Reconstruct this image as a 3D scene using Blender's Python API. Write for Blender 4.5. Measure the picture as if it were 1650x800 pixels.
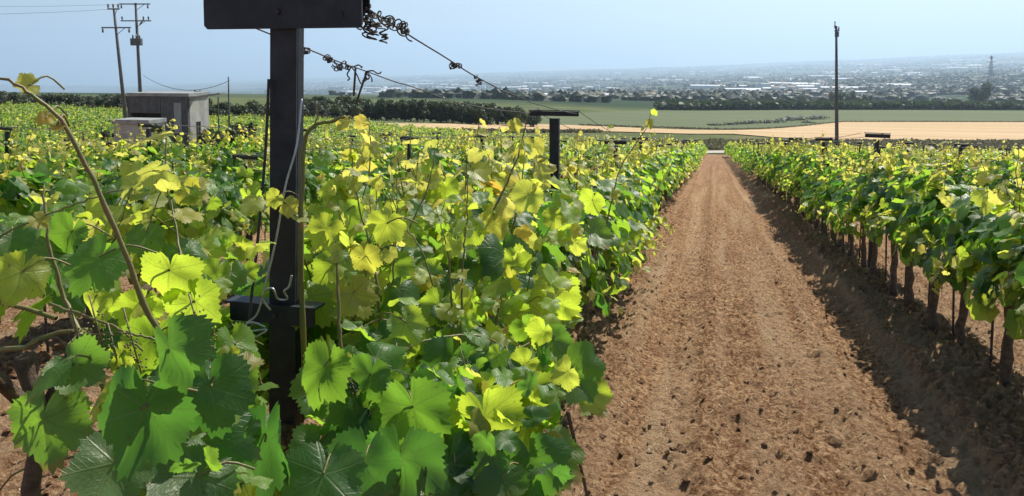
import bpy, math, random
import numpy as np
from mathutils import Vector, Matrix

for o in list(bpy.data.objects): bpy.data.objects.remove(o, do_unlink=True)
scene = bpy.context.scene
COL = scene.collection
PI = math.pi
rad = math.radians

# ------------------------------------------------------------------ camera
F = 1250.0; YAW = rad(14.57); PITCH = rad(4.0); Y0 = 184.4; EYE = 1.7
cam = bpy.data.cameras.new("camera"); cam.sensor_width = 36; cam.lens = F/1650*36
cam.shift_y = -(400-Y0)/1650; cam.clip_start = 0.05; cam.clip_end = 400000
camo = bpy.data.objects.new("camera", cam); COL.objects.link(camo)
camo.location = (0, 0, EYE); camo.rotation_euler = (PI/2-PITCH, 0, YAW)
scene.camera = camo

# ------------------------------------------------------------------ light
SUN_EL, SUN_AZ = 49.0, 22.0            # azimuth measured from +Y towards +X
world = bpy.data.worlds.new("World"); scene.world = world; world.use_nodes = True
wn = world.node_tree.nodes; wl = world.node_tree.links
for n in list(wn): wn.remove(n)
sky = wn.new('ShaderNodeTexSky'); sky.sky_type = 'NISHITA'; sky.sun_disc = False
sky.sun_elevation = rad(SUN_EL); sky.sun_rotation = rad(SUN_AZ)
sky.altitude = 50; sky.air_density = 1.0; sky.dust_density = .75; sky.ozone_density = 3.0
bg = wn.new('ShaderNodeBackground'); bg.inputs[1].default_value = 0.086
wo = wn.new('ShaderNodeOutputWorld')
wl.new(sky.outputs[0], bg.inputs[0]); wl.new(bg.outputs[0], wo.inputs[0])
sl = bpy.data.lights.new("sun", 'SUN'); sl.energy = 5.0; sl.angle = rad(0.53); sl.color = (1.0, 0.94, 0.84)
so = bpy.data.objects.new("sun", sl); COL.objects.link(so)
_e, _a = rad(SUN_EL), rad(SUN_AZ)
SUNV = Vector((math.sin(_a)*math.cos(_e), math.cos(_a)*math.cos(_e), math.sin(_e)))
so.rotation_euler = (-SUNV).to_track_quat('-Z', 'Y').to_euler()
scene.view_settings.view_transform = 'Standard'; scene.view_settings.look = 'None'
scene.view_settings.exposure = 0.46; scene.view_settings.gamma = 1
scene.render.engine = 'CYCLES'
scene.cycles.max_bounces = 8; scene.cycles.transmission_bounces = 5; scene.cycles.volume_bounces = 1
scene.render.resolution_x = 1024; scene.render.resolution_y = 496

# ------------------------------------------------------------------ helpers
_ct, _st, _cp, _sp = math.cos(YAW), math.sin(YAW), math.cos(PITCH), math.sin(PITCH)
CR = np.array([_ct, _st, 0.0]); CF = np.array([-_st*_cp, _ct*_cp, -_sp]); CU = np.array([-_st*_sp, _ct*_sp, _cp])
def at(px, py, zc):
    """photo position and distance ahead -> place in the world"""
    return np.array([0, 0, EYE]) + zc*(CF + CR*(px-825)/F - CU*(py-Y0)/F)
def proj(p):
    d = np.asarray(p) - np.array([0, 0, EYE]); z = d@CF
    return 825+F*(d@CR)/z, Y0-F*(d@CU)/z, z

def tag(o, label=None, cat=None, group=None, kind=None):
    if label: o['label'] = label
    if cat: o['category'] = cat
    if group: o['group'] = group
    if kind: o['kind'] = kind
    return o
def empty(name, loc, rz=0.0, label=None, cat=None, group=None):
    o = bpy.data.objects.new(name, None); COL.objects.link(o); o.empty_display_size = 0.1
    o.location = tuple(loc); o.rotation_euler = (0, 0, rz)
    return tag(o, label, cat, group)
def dup(root, loc=None, rz=None, label=None, group=None, scale=None):
    r = root.copy(); COL.objects.link(r)
    if loc is not None: r.location = tuple(loc)
    if rz is not None: r.rotation_euler = (0, 0, rz)
    if scale is not None: r.scale = scale
    if label: r['label'] = label
    if group: r['group'] = group
    for ch in list(root.children):
        c = ch.copy(); COL.objects.link(c); c.parent = r
        for g in list(ch.children):
            d = g.copy(); COL.objects.link(d); d.parent = c
    return r

class MB:
    """collects vertices and faces for ONE mesh"""
    def __init__(s): s.V = []; s.Fc = []; s.n = 0; s.uv = []; s.tint = []; s.attr = False
    def add(s, V, Fc):
        V = np.asarray(V, float).reshape(-1, 3); s.V.append(V)
        for f in Fc: s.Fc.append([i+s.n for i in f])
        s.n += len(V); return s
    def box(s, c, size, rot=None):
        hx, hy, hz = [v/2 for v in size]
        V = np.array([[x, y, z] for x in (-hx, hx) for y in (-hy, hy) for z in (-hz, hz)])
        if rot is not None: V = V@np.array(rot).T
        return s.add(V+np.array(c), [(0,1,3,2), (4,6,7,5), (0,4,5,1), (2,3,7,6), (0,2,6,4), (1,5,7,3)])
    def tube(s, P, R, n=6, cap=True):
        P = np.asarray(P, float); k = len(P)
        R = np.full(k, R) if np.isscalar(R) else np.asarray(R, float)
        T = np.gradient(P, axis=0); T /= np.linalg.norm(T, axis=1)[:, None]+1e-12
        up = np.array([0, 0, 1.0]) if abs(T[0][2]) < .9 else np.array([1.0, 0, 0])
        u = np.cross(T[0], up); u /= np.linalg.norm(u)
        V = []
        for i in range(k):
            u = u-T[i]*(u@T[i]); u /= np.linalg.norm(u)+1e-12; w = np.cross(T[i], u)
            for j in range(n):
                a = 2*PI*j/n; V.append(P[i]+R[i]*(math.cos(a)*u+math.sin(a)*w))
        Fc = [(i*n+j, i*n+(j+1) % n, (i+1)*n+(j+1) % n, (i+1)*n+j) for i in range(k-1) for j in range(n)]
        if cap: Fc += [tuple(range(n-1, -1, -1)), tuple((k-1)*n+j for j in range(n))]
        return s.add(V, Fc)
    def build(s, name, mat, parent=None, smooth=False, bevel=0):
        V = np.concatenate(s.V) if s.V else np.zeros((0, 3))
        me = bpy.data.meshes.new(name); me.from_pydata(V.tolist(), [], s.Fc)
        if smooth: me.polygons.foreach_set('use_smooth', [True]*len(me.polygons))
        me.materials.append(mat); me.update()
        o = bpy.data.objects.new(name, me); COL.objects.link(o)
        if parent: o.parent = parent
        if bevel:
            b = o.modifiers.new('bevel', 'BEVEL'); b.width = bevel; b.segments = 2; b.limit_method = 'ANGLE'
        return o

def np_mesh(name, V, faces, mat, parent=None, uv=None, tint=None, smooth=True):
    """V (n,3); faces: list of (m,k) int arrays; uv per vertex (n,2); tint per vertex (n,3)"""
    me = bpy.data.meshes.new(name)
    me.vertices.add(len(V)); me.vertices.foreach_set('co', np.asarray(V, np.float32).ravel())
    loops = np.concatenate([f.ravel() for f in faces]).astype(np.int32)
    cnt = np.concatenate([np.full(len(f), f.shape[1], np.int32) for f in faces])
    st = np.concatenate([[0], np.cumsum(cnt)[:-1]]).astype(np.int32)
    me.loops.add(len(loops)); me.loops.foreach_set('vertex_index', loops)
    me.polygons.add(len(cnt)); me.polygons.foreach_set('loop_start', st); me.polygons.foreach_set('loop_total', cnt)
    me.polygons.foreach_set('use_smooth', np.full(len(cnt), smooth))
    me.update(calc_edges=True)
    if uv is not None:
        l = me.uv_layers.new(name='UVMap'); l.data.foreach_set('uv', np.asarray(uv, np.float32)[loops].ravel())
    if tint is not None:
        a = me.attributes.new('tint', 'FLOAT_COLOR', 'POINT')
        t = np.ones((len(V), 4), np.float32); t[:, :3] = tint; a.data.foreach_set('color', t.ravel())
    me.materials.append(mat); me.validate()
    if parent == 'mesh': return me
    o = bpy.data.objects.new(name, me); COL.objects.link(o)
    if parent: o.parent = parent
    return o

def _h(i, j, s):
    n = (i.astype(np.int64)*374761393 + j.astype(np.int64)*668265263 + s*1274126177) & 0xffffffff
    n = ((n ^ (n >> 13))*1274126177) & 0xffffffff
    return ((n ^ (n >> 16)) & 0xffff)/65535.0
def vnoise(x, y, s=0):
    i = np.floor(x); j = np.floor(y); fx = x-i; fy = y-j
    fx = fx*fx*(3-2*fx); fy = fy*fy*(3-2*fy)
    a = _h(i, j, s); b = _h(i+1, j, s); c = _h(i, j+1, s); d = _h(i+1, j+1, s)
    return (a*(1-fx)+b*fx)*(1-fy)+(c*(1-fx)+d*fx)*fy
def sstep(x, a, b):
    t = np.clip((x-a)/(b-a), 0, 1); return t*t*(3-2*t)

# ------------------------------------------------------------------ terrain
PY = [-60, 0, 90, 120, 200, 300, 400, 600, 1000, 2000, 4000, 8000, 16000, 40000]
PZ = [6.1, 0, -9.2, -11.4, -16.4, -21.2, -24.6, -31, -46, -79, -118, -150, -120, -120]
def terr(X, Y):
    X = np.asarray(X, float); Y = np.asarray(Y, float)
    z = np.interp(Y, PY, PZ)
    z = z + 0.033*np.clip(-X-5, 0, 160)*(1-sstep(Y, 200, 900))*sstep(Y, 34, 100)
    z = z - 1.1*np.exp(-((Y-26)/14)**2)*sstep(-X, 8, 20)
    z = z + np.where(X > 0, 0.047, 0.034)*X*sstep(Y, 500, 3000)
    z = z + (vnoise(X/900, Y/700, 5)-.5)*26*sstep(Y, 1500, 5000)
    return z
def tz(x, y): return float(terr(np.array([x]), np.array([y]))[0])
def ground_hit(px, py, far=40000):
    d = CF + CR*(px-825)/F - CU*(py-Y0)/F
    t = np.geomspace(1, far, 6000); P = np.array([0, 0, EYE])+t[:, None]*d
    b = np.where(P[:, 2] < terr(P[:, 0], P[:, 1]))[0]
    if len(b) == 0: return None
    return P[b[0]]

HAZE = 1.3e-4
RS = 3.13; RX0 = -1.13; RX1 = 1.80
LEFT = [RX0-RS*i for i in range(44)]; RIGHT = [RX1+RS*i for i in range(12)]
def row_end(x):
    return 92.0 if x > -18 else min(92+(-18-x)*0.55, 128)

# ------------------------------------------------------------------ materials
def newmat(name):
    m = bpy.data.materials.new(name); m.use_nodes = True; nt = m.node_tree
    for n in list(nt.nodes): nt.nodes.remove(n)
    out = nt.nodes.new('ShaderNodeOutputMaterial'); return m, nt, out
class NT:
    def __init__(s, nt): s.nt = nt
    def n(s, t, **k):
        n = s.nt.nodes.new(t)
        for a, v in k.items(): setattr(n, a, v)
        return n
    def l(s, a, b): s.nt.links.new(a, b)
    def m(s, op, a, b=None, c=None, clamp=False):
        n = s.nt.nodes.new('ShaderNodeMath'); n.operation = op; n.use_clamp = clamp
        for i, v in enumerate((a, b, c)):
            if v is None: continue
            if isinstance(v, (int, float)): n.inputs[i].default_value = v
            else: s.l(v, n.inputs[i])
        return n.outputs[0]
    def mix(s, f, a, b, mode='MIX'):
        n = s.nt.nodes.new('ShaderNodeMix'); n.data_type = 'RGBA'; n.blend_type = mode
        for i, v in ((0, f), (6, a), (7, b)):
            if isinstance(v, (int, float)): n.inputs[i].default_value = v
            elif isinstance(v, tuple): n.inputs[i].default_value = (*v, 1)
            else: s.l(v, n.inputs[i])
        return n.outputs[2]
    def ramp(s, f, stops):
        n = s.nt.nodes.new('ShaderNodeValToRGB'); e = n.color_ramp.elements
        while len(e) < len(stops): e.new(.5)
        for el, (p, c) in zip(e, stops): el.position = p; el.color = (*c, 1)
        s.l(f, n.inputs[0]); return n.outputs[0]
    def noise(s, vec, scale, detail=4, rough=.55):
        n = s.nt.nodes.new('ShaderNodeTexNoise'); n.inputs['Scale'].default_value = scale
        n.inputs['Detail'].default_value = detail; n.inputs['Roughness'].default_value = rough
        if vec is not None: s.l(vec, n.inputs['Vector'])
        return n.outputs[0]

def simple(name, col, rough=.7, metal=0.0, var=.25, scale=8.0, bump=.2, col2=None, bdist=.01, spec=.5):
    m, nt, out = newmat(name); t = NT(nt)
    tc = t.n('ShaderNodeTexCoord').outputs['Object']
    p = t.n('ShaderNodeBsdfPrincipled'); nz = t.noise(tc, scale, 6, .6)
    c2 = col2 or tuple(min(1, c*(1+var)+.005) for c in col); c1 = tuple(c*(1-var) for c in col) if not col2 else col
    t.l(t.ramp(nz, [(.3, c1), (.7, c2)]), p.inputs['Base Color'])
    p.inputs['Roughness'].default_value = rough; p.inputs['Metallic'].default_value = metal
    p.inputs['Specular IOR Level'].default_value = spec
    if bump:
        b = t.n('ShaderNodeBump'); b.inputs['Strength'].default_value = bump; b.inputs['Distance'].default_value = bdist
        t.l(t.noise(tc, scale*3, 6, .65), b.inputs['Height']); t.l(b.outputs[0], p.inputs['Normal'])
    t.l(p.outputs[0], out.inputs[0]); return m

def leaf_material(name, veins=True):
    m, nt, out = newmat(name); t = NT(nt)
    at_ = t.n('ShaderNodeAttribute', attribute_name='tint'); sp = t.n('ShaderNodeSeparateColor'); t.l(at_.outputs['Color'], sp.inputs[0])
    age, rnd, dry = sp.outputs
    # age 0 = mature, 1 = young tip ; dry = yellowed
    base = t.ramp(age, [(0, (.032, .095, .032)), (.35, (.08, .18, .032)), (.7, (.17, .28, .04)), (1, (.36, .37, .09))])
    trans = t.ramp(age, [(0, (.11, .32, .035)), (.3, (.48, .78, .05)), (.6, (.80, .98, .07)), (1, (.90, .84, .16))])
    v = t.m('MULTIPLY_ADD', rnd, .7, .65)
    base = t.mix(1, base, t.n('ShaderNodeCombineColor').outputs[0], 'MULTIPLY')
    cc = base.node.inputs[7].links[0].from_node
    for i in range(3): t.l(v, cc.inputs[i])
    base = t.mix(dry, base, (.42, .30, .05)); trans = t.mix(dry, trans, (.85, .55, .08))
    geo = t.n('ShaderNodeNewGeometry')
    base = t.mix(t.m('MULTIPLY', geo.outputs['Backfacing'], .5), base, (.16, .22, .11))
    p = t.n('ShaderNodeBsdfPrincipled')
    if veins:
        uv = t.n('ShaderNodeUVMap'); uv.uv_map = 'UVMap'
        s = t.n('ShaderNodeSeparateXYZ'); t.l(uv.outputs[0], s.inputs[0]); x, y = s.outputs[0], s.outputs[1]
        x = t.m('SUBTRACT', x, 2.0); y = t.m('SUBTRACT', y, 2.0)
        r = t.m('SQRT', t.m('ADD', t.m('MULTIPLY', x, x), t.m('MULTIPLY', y, y)))
        ang = t.m('DIVIDE', t.m('ARCTAN2', x, y), .93)
        f = t.m('MULTIPLY', t.m('SUBTRACT', ang, t.m('ROUND', ang)), .93)
        dp = t.m('ABSOLUTE', t.m('MULTIPLY', t.m('SINE', f), r)); al = t.m('MULTIPLY', t.m('COSINE', f), r)
        main = t.m('SUBTRACT', 1, t.m('DIVIDE', dp, t.m('MULTIPLY_ADD', t.m('SUBTRACT', 1, r), .028, .008)), clamp=True)
        q = t.m('MULTIPLY_ADD', t.m('SUBTRACT', al, t.m('MULTIPLY', dp, .95)), 8.0, t.m('MULTIPLY', t.noise(uv.outputs[0], 3.5, 2), 1.6))
        fr = t.m('ABSOLUTE', t.m('SUBTRACT', q, t.m('ROUND', q)))
        sec = t.m('SUBTRACT', 1, t.m('DIVIDE', fr, .11), clamp=True)
        vm = t.m('MAXIMUM', main, t.m('MULTIPLY', sec, .6))
        base = t.mix(t.m('MULTIPLY', vm, .55), base, (.22, .30, .10)); trans = t.mix(t.m('MULTIPLY', vm, .45), trans, (.10, .18, .02))
        geo2 = t.n('ShaderNodeTexCoord').outputs['Object']; sp1 = t.noise(geo2, 95, 3, .6); sp2 = t.noise(geo2, 28, 4, .6)
        spot = t.m('MULTIPLY', t.m('MULTIPLY', t.m('SUBTRACT', sp1, .66, clamp=True), 14, clamp=True), .8)
        mot = t.m('MULTIPLY', t.m('SUBTRACT', sp2, .45, clamp=True), 2.4, clamp=True)
        base = t.mix(t.m('MULTIPLY', mot, .5), base, (.15, .19, .06)); base = t.mix(spot, base, (.13, .075, .03)); trans = t.mix(spot, trans, (.12, .06, .02))
        edge = t.m('MULTIPLY', t.m('MULTIPLY', t.m('SUBTRACT', t.m('ADD', r, t.m('MULTIPLY', sp2, .5)), 1.02, clamp=True), 6, clamp=True), t.m('GREATER_THAN', rnd, .62))
        base = t.mix(t.m('MULTIPLY', edge, .7), base, (.24, .16, .06)); trans = t.mix(t.m('MULTIPLY', edge, .6), trans, (.45, .28, .08))
        nz = t.noise(uv.outputs[0], 14, 3, .6)
        b = t.n('ShaderNodeBump'); b.inputs['Strength'].default_value = .3; b.inputs['Distance'].default_value = .004
        t.l(t.m('SUBTRACT', t.m('MULTIPLY', nz, .8), t.m('MULTIPLY', vm, .9)), b.inputs['Height']); t.l(b.outputs[0], p.inputs['Normal'])
        nm = b.outputs[0]
    t.l(base, p.inputs['Base Color']); p.inputs['Roughness'].default_value = .40; p.inputs['Specular IOR Level'].default_value = .5
    tr = t.n('ShaderNodeBsdfTranslucent'); t.l(trans, tr.inputs[0])
    mx = t.n('ShaderNodeMixShader'); mx.inputs[0].default_value = .55
    t.l(p.outputs[0], mx.inputs[1]); t.l(tr.outputs[0], mx.inputs[2]); t.l(mx.outputs[0], out.inputs[0])
    return m

M = {}
M['leaf'] = leaf_material('vine_leaf', True)
M['leaf_far'] = leaf_material('vine_leaf_small', False)
M['cane'] = simple('green_cane', (.13, .16, .04), .5, 0, .3, 30, .2, (.22, .15, .06))
M['bark'] = simple('vine_bark', (.085, .055, .04), .95, 0, .4, 40, .9, (.22, .155, .11), .02)
M['black'] = simple('dark_metal', (.009, .012, .022), .55, .2, .3, 14, .35, (.034, .038, .052), .003)
M['wire'] = simple('galvanised_wire', (.42, .43, .45), .35, .8, .2, 60, .1)
M['rust'] = simple('dark_wire', (.05, .042, .04), .7, .2, .3, 60, .2)
M['tendril'] = simple('dry_tendril', (.055, .045, .04), .8, 0, .3, 50, .2)
M['concrete'] = simple('grey_concrete', (.20, .215, .205), .9, 0, .25, 1.6, .4, (.34, .35, .32), .02)
M['render'] = simple('old_render', (.27, .275, .25), .9, 0, .25, 1.2, .4, (.50, .49, .43), .02)
M['stone_shaded'] = simple('shaded_stone', (.055, .062, .065), .9, 0, .3, 2.5, .6, (.125, .13, .125), .03)  # shade on the cabin front is put into this darker stone colour
M['opening'] = simple('opening_shade', (.015, .015, .015), .9, 0, .2, 2, 0)  # near-black panels stand in for interior shade behind doorway and window
M['polewood'] = simple('weathered_pole', (.085, .085, .085), .85, 0, .3, 3, .3, (.15, .15, .145))
M['steel'] = simple('pole_steel', (.10, .11, .12), .6, .4, .2, 5, .1)
M['ceramic'] = simple('insulator', (.12, .08, .07), .3, 0, .2, 5, 0)
M['tbark'] = simple('tree_bark', (.07, .055, .045), .95, 0, .3, 8, .5)
M['rock'] = simple('pale_rock', (.38, .33, .26), .9, 0, .3, 1.5, .6, (.66, .60, .50), .1)
M['white_b'] = simple('white_building', (.62, .62, .60), .8, 0, .1, .05, 0, (.75, .74, .71))
M['roof_b'] = simple('pale_roof', (.55, .56, .57), .7, 0, .1, .05, 0, (.72, .72, .72))
M['tile_b'] = simple('tiled_roof', (.34, .20, .14), .8, 0, .1, .05, 0, (.42, .27, .2))

def crown_material(name, a, b, tr):
    m, nt, out = newmat(name); t = NT(nt)
    g = t.n('ShaderNodeNewGeometry'); oi = t.n('ShaderNodeObjectInfo')
    nz = t.noise(t.n('ShaderNodeTexCoord').outputs['Object'], .9, 3)
    f = t.m('ADD', t.m('MULTIPLY', g.outputs['Random Per Island'], .5), t.m('MULTIPLY', nz, .5))
    c = t.ramp(f, [(.2, a), (.8, b)]); 
    p = t.n('ShaderNodeBsdfPrincipled'); t.l(c, p.inputs['Base Color']); p.inputs['Roughness'].default_value = .6
    tl = t.n('ShaderNodeBsdfTranslucent'); tl.inputs[0].default_value = (*tr, 1)
    mx = t.n('ShaderNodeMixShader'); mx.inputs[0].default_value = .3
    t.l(p.outputs[0], mx.inputs[1]); t.l(tl.outputs[0], mx.inputs[2]); t.l(mx.outputs[0], out.inputs[0]); return m
M['crown'] = crown_material('tree_leaves', (.035, .055, .022), (.085, .115, .05), (.08, .12, .03))
M['crown2'] = crown_material('olive_leaves', (.055, .072, .045), (.12, .14, .09), (.1, .13, .05))
M['scrub'] = crown_material('scrub_leaves', (.10, .11, .05), (.24, .20, .11), (.2, .18, .08))
M['farwood'] = crown_material('wood_leaves', (.03, .05, .025), (.07, .09, .04), (.05, .08, .02))

# ground
def ground_material():
    m, nt, out = newmat('ground_soil'); t = NT(nt)
    tc = t.n('ShaderNodeTexCoord').outputs['Object']; s = t.n('ShaderNodeSeparateXYZ'); t.l(tc, s.inputs[0]); X, Y = s.outputs[0], s.outputs[1]
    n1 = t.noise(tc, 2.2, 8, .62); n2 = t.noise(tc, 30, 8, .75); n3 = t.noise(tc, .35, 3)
    mp = t.n('ShaderNodeMapping'); mp.inputs['Scale'].default_value = (4, .10, 1); t.l(tc, mp.inputs[0]); n4 = t.noise(mp.outputs[0], 1, 3)
    soil = t.ramp(n2, [(.35, (.12, .055, .027)), (.47, (.42, .23, .118)), (.60, (.82, .54, .31))])  # dark speckles paint the shade between crumbs, along with the soil's own variation
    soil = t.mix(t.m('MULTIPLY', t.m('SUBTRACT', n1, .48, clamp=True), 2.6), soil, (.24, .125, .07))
    soil = t.mix(t.m('MULTIPLY', t.m('SUBTRACT', n4, .45, clamp=True), 4.0, clamp=True), soil, (.66, .45, .27))
    red = t.m('MULTIPLY', t.n('ShaderNodeMapRange').outputs[0], .75); mr = red.node.inputs[0].links[0].from_node
    t.l(Y, mr.inputs[0]); mr.inputs[1].default_value = 9; mr.inputs[2].default_value = 60
    soil = t.mix(t.m('MULTIPLY', red, .8), soil, (.25, .135, .088))
    # rough grass beyond the vineyard
    g1 = t.noise(tc, .06, 5); grass = t.ramp(g1, [(.3, (.075, .105, .035)), (.55, (.12, .14, .055)), (.75, (.22, .19, .10))])
    # patchwork of fields on the plain
    mp2 = t.n('ShaderNodeMapping'); mp2.inputs['Scale'].default_value = (.0085, .0045, 1); mp2.inputs['Rotation'].default_value = (0, 0, .35); t.l(tc, mp2.inputs[0])
    vo = t.n('ShaderNodeTexVoronoi', voronoi_dimensions='2D', distance='CHEBYCHEV'); vo.inputs['Scale'].default_value = 1.0; t.l(mp2.outputs[0], vo.inputs['Vector'])
    sc = t.n('ShaderNodeSeparateColor'); t.l(vo.outputs['Color'], sc.inputs[0])
    fld = t.ramp(sc.outputs[0], [(.0, (.035, .06, .03)), (.3, (.05, .075, .035)), (.55, (.08, .10, .045)), (.8, (.14, .13, .08)), (.93, (.26, .22, .15))])
    fld.node.color_ramp.interpolation = 'CONSTANT'
    big = t.noise(tc, .0012, 5); fld = t.mix(t.m('MULTIPLY', t.m('SUBTRACT', big, .38, clamp=True), 2.6, clamp=True), fld, (.055, .08, .04))
    def mrange(a, b, v=Y):
        k = t.n('ShaderNodeMapRange'); t.l(v, k.inputs[0]); k.inputs[1].default_value = a; k.inputs[2].default_value = b; return k.outputs[0]
    Yn = t.m('ADD', Y, t.m('MULTIPLY', X, .0))
    lim = t.m('MAXIMUM', 0, t.m('MINIMUM', t.m('MULTIPLY', t.m('ADD', X, 18), -.55), 36))
    c = t.mix(mrange(94, 97, t.m('SUBTRACT', Y, lim)), soil, grass); c = t.mix(mrange(380, 460), c, fld)
    p = t.n('ShaderNodeBsdfPrincipled'); t.l(c, p.inputs['Base Color']); p.inputs['Roughness'].default_value = 1; p.inputs['Specular IOR Level'].default_value = .05
    b = t.n('ShaderNodeBump'); b.inputs['Strength'].default_value = 1.0; b.inputs['Distance'].default_value = .05
    hh = t.m('ADD', t.m('MULTIPLY', t.noise(tc, 24, 9, .75), 2.2), t.m('MULTIPLY', t.noise(tc, 75, 5, .7), .35))
    t.l(hh, b.inputs['Height']); t.l(b.outputs[0], p.inputs['Normal'])
    t.l(p.outputs[0], out.inputs[0]); return m
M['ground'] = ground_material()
def field_material(name, cs, scale, stripes=None):
    m, nt, out = newmat(name); t = NT(nt); tc = t.n('ShaderNodeTexCoord').outputs['Object']
    v = tc
    if stripes:
        mp = t.n('ShaderNodeMapping'); mp.inputs['Scale'].default_value = stripes; mp.inputs['Rotation'].default_value = (0, 0, .25); t.l(tc, mp.inputs[0]); v = mp.outputs[0]
    f = t.m('ADD', t.m('MULTIPLY', t.noise(v, scale, 7, .65), .75), t.m('MULTIPLY', t.noise(tc, .5, 6, .7), .25))
    c = t.ramp(f, [(.34, cs[0]), (.5, cs[1]), (.66, cs[2])])
    p = t.n('ShaderNodeBsdfPrincipled'); t.l(c, p.inputs['Base Color']); p.inputs['Roughness'].default_value = .95; p.inputs['Specular IOR Level'].default_value = .1
    b = t.n('ShaderNodeBump'); b.inputs['Strength'].default_value = .6; b.inputs['Distance'].default_value = .2; t.l(t.noise(tc, 1.5, 6), b.inputs['Height']); t.l(b.outputs[0], p.inputs['Normal'])
    t.l(p.outputs[0], out.inputs[0]); return m
M['beige'] = field_material('dry_field', [(.38, .25, .13), (.52, .37, .20), (.62, .47, .29)], .1, (.10, 2.4, 1))
M['green'] = field_material('green_field', [(.085, .105, .05), (.12, .145, .07), (.17, .18, .09)], .1, (.06, 1.6, 1))
M['bankm'] = field_material('bank', [(.06, .075, .03), (.11, .11, .05), (.22, .17, .10)], .3)
M['pathm'] = field_material('gravel', [(.38, .34, .28), (.46, .42, .35), (.54, .50, .43)], .6)

# ------------------------------------------------------------------ ground sheet
def axis(lo, hi, fine_lo, fine_hi, d, g):
    a = list(np.arange(fine_lo, fine_hi, d)); s = d; v = a[-1]
    while v < hi: s *= g; v += s; a.append(v)
    s = d; v = a[0]; pre = []
    while v > lo: s *= g; v -= s; pre.append(v)
    return np.array(pre[::-1]+a)
gx = axis(-26000, 12000, -2.6, 4.2, .022, 1.06); gy = axis(-60, 17000, 1.6, 7.5, .02, 1.007)
GX, GY = np.meshgrid(gx, gy)
GZ = terr(GX, GY)
near = 1-sstep(GY, 40, 70)
def soil_relief(X, Y):
    rg = lambda f, s: 1-np.abs(2*vnoise(X*f, Y*f, s)-1)
    lump = vnoise(X*6, Y*6, 1)*.5+rg(11, 2)*.40+rg(20, 3)**2*.48+vnoise(X*44, Y*44, 8)*.14
    ph = np.mod(X-RX1+RS/2, RS)-RS/2                      # distance from the nearest row
    foot = np.exp(-(ph/.42)**2)
    z = lump*(.080+.10*foot) + .07*foot + (vnoise(X*1.3, Y*1.3, 4)-.5)*.06
    # wheel ruts of the open track
    for cx in (-.30, 1.15):
        g = np.exp(-((X-cx)/.2)**2); z = z-.060*g+.042*np.exp(-((np.abs(X-cx)-.30)/.07)**2)
        tread = (np.sin((Y+np.abs(X-cx)*1.1)*2*PI/.16) > .1)*.022
        z = z*(1-g*.55)+tread*g*(vnoise(X*2, Y*1.1, 9) > .35)
    return z
GZ = GZ + soil_relief(GX, GY)*near*(np.abs(GX) < 60)
nx, ny = len(gx), len(gy)
idx = np.arange(nx*ny).reshape(ny, nx)
q = np.stack([idx[:-1, :-1], idx[:-1, 1:], idx[1:, 1:], idx[1:, :-1]], -1).reshape(-1, 4)
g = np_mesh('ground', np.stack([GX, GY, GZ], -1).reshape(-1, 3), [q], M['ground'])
tag(g, kind='structure')

def drape(name, poly_px, mat, lift, n=60):
    """sheet lying on the terrain, limited by two edges: far edge and near edge points (x,y on the ground)"""
    far, nearr = poly_px
    def res(pts):
        pts = np.array([ground_hit(*p)[:2] for p in pts]); t = np.linspace(0, 1, len(pts)); s = np.linspace(0, 1, n)
        return np.stack([np.interp(s, t, pts[:, 0]), np.interp(s, t, pts[:, 1])], 1)
    A, B = res(far), res(nearr); k = 24
    P = np.array([[A[i]*(1-j/k)+B[i]*j/k for i in range(n)] for j in range(k+1)])
    Z = terr(P[..., 0], P[..., 1])+lift
    V = np.concatenate([P, Z[..., None]], -1).reshape(-1, 3); idx = np.arange(n*(k+1)).reshape(k+1, n)
    q = np.stack([idx[:-1, :-1], idx[1:, :-1], idx[1:, 1:], idx[:-1, 1:]], -1).reshape(-1, 4)
    return tag(np_mesh(name, V, [q], mat), kind='structure')
drape('green_field', ([(500, 186), (850, 184), (1050, 178), (1350, 177), (1800, 180)], [(500, 201), (850, 207), (1050, 214), (1350, 216), (1800, 212)]), M['green'], .10)
drape('dry_field', ([(560, 200), (900, 202), (1180, 211), (1240, 209), (1300, 204), (1350, 197.5), (1560, 197), (1800, 198)],
                    [(560, 208), (900, 211), (1180, 217), (1240, 222), (1300, 226), (1350, 230), (1560, 234), (1800, 236)]), M['beige'], .18)
drape('gravel_path', ([(850, 243.2), (1150, 243.4), (1300, 243.6), (1700, 244)], [(850, 246.6), (1150, 247.2), (1300, 247.4), (1700, 248)]), M['pathm'], .05)

# ------------------------------------------------------------------ leaves
def leaf_template(nang, rings, teeth):
    th = np.linspace(-PI, PI, nang, endpoint=False)+PI/nang*0
    kx = np.array([0, 25, 52, 78, 106, 140, 165, 180])*PI/180; kr = np.array([1.0, .74, .90, .68, .76, .62, .54, .12])
    r = np.interp(np.abs(th), kx, kr)
    if teeth:
        r = r*(1+(.045+.03*np.sin(np.arange(nang)*1.7))*np.where(np.arange(nang) % 2 == 0, 1, -1)*np.where(np.abs(th) > 2.95, 0, 1))
    V = [[0, 0]]; 
    for k in range(1, rings+1):
        f = (k/rings)**.9; V += [[f*rr*math.sin(a), f*rr*math.cos(a)] for rr, a in zip(r, th)]
    V = np.array(V); tri = np.array([[0, 1+(j+1) % nang, 1+j] for j in range(nang)])
    qs = []
    for k in range(rings-1):
        o = 1+k*nang; p = o+nang; qs += [[o+j, o+(j+1) % nang, p+(j+1) % nang, p+j] for j in range(nang)]
    fs = [tri]+([np.array(qs)] if qs else [])
    return V, fs
T_HI = leaf_template(72, 4, True); T_MID = leaf_template(22, 2, True); T_LO = leaf_template(12, 1, False)
_v = np.array([[0, -.35], [.72, -.1], [.5, .62], [0, .95], [-.5, .62], [-.72, -.1]])
T_FAR = (_v, [np.array([[0, 1, 2, 3], [0, 3, 4, 5]])])

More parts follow.
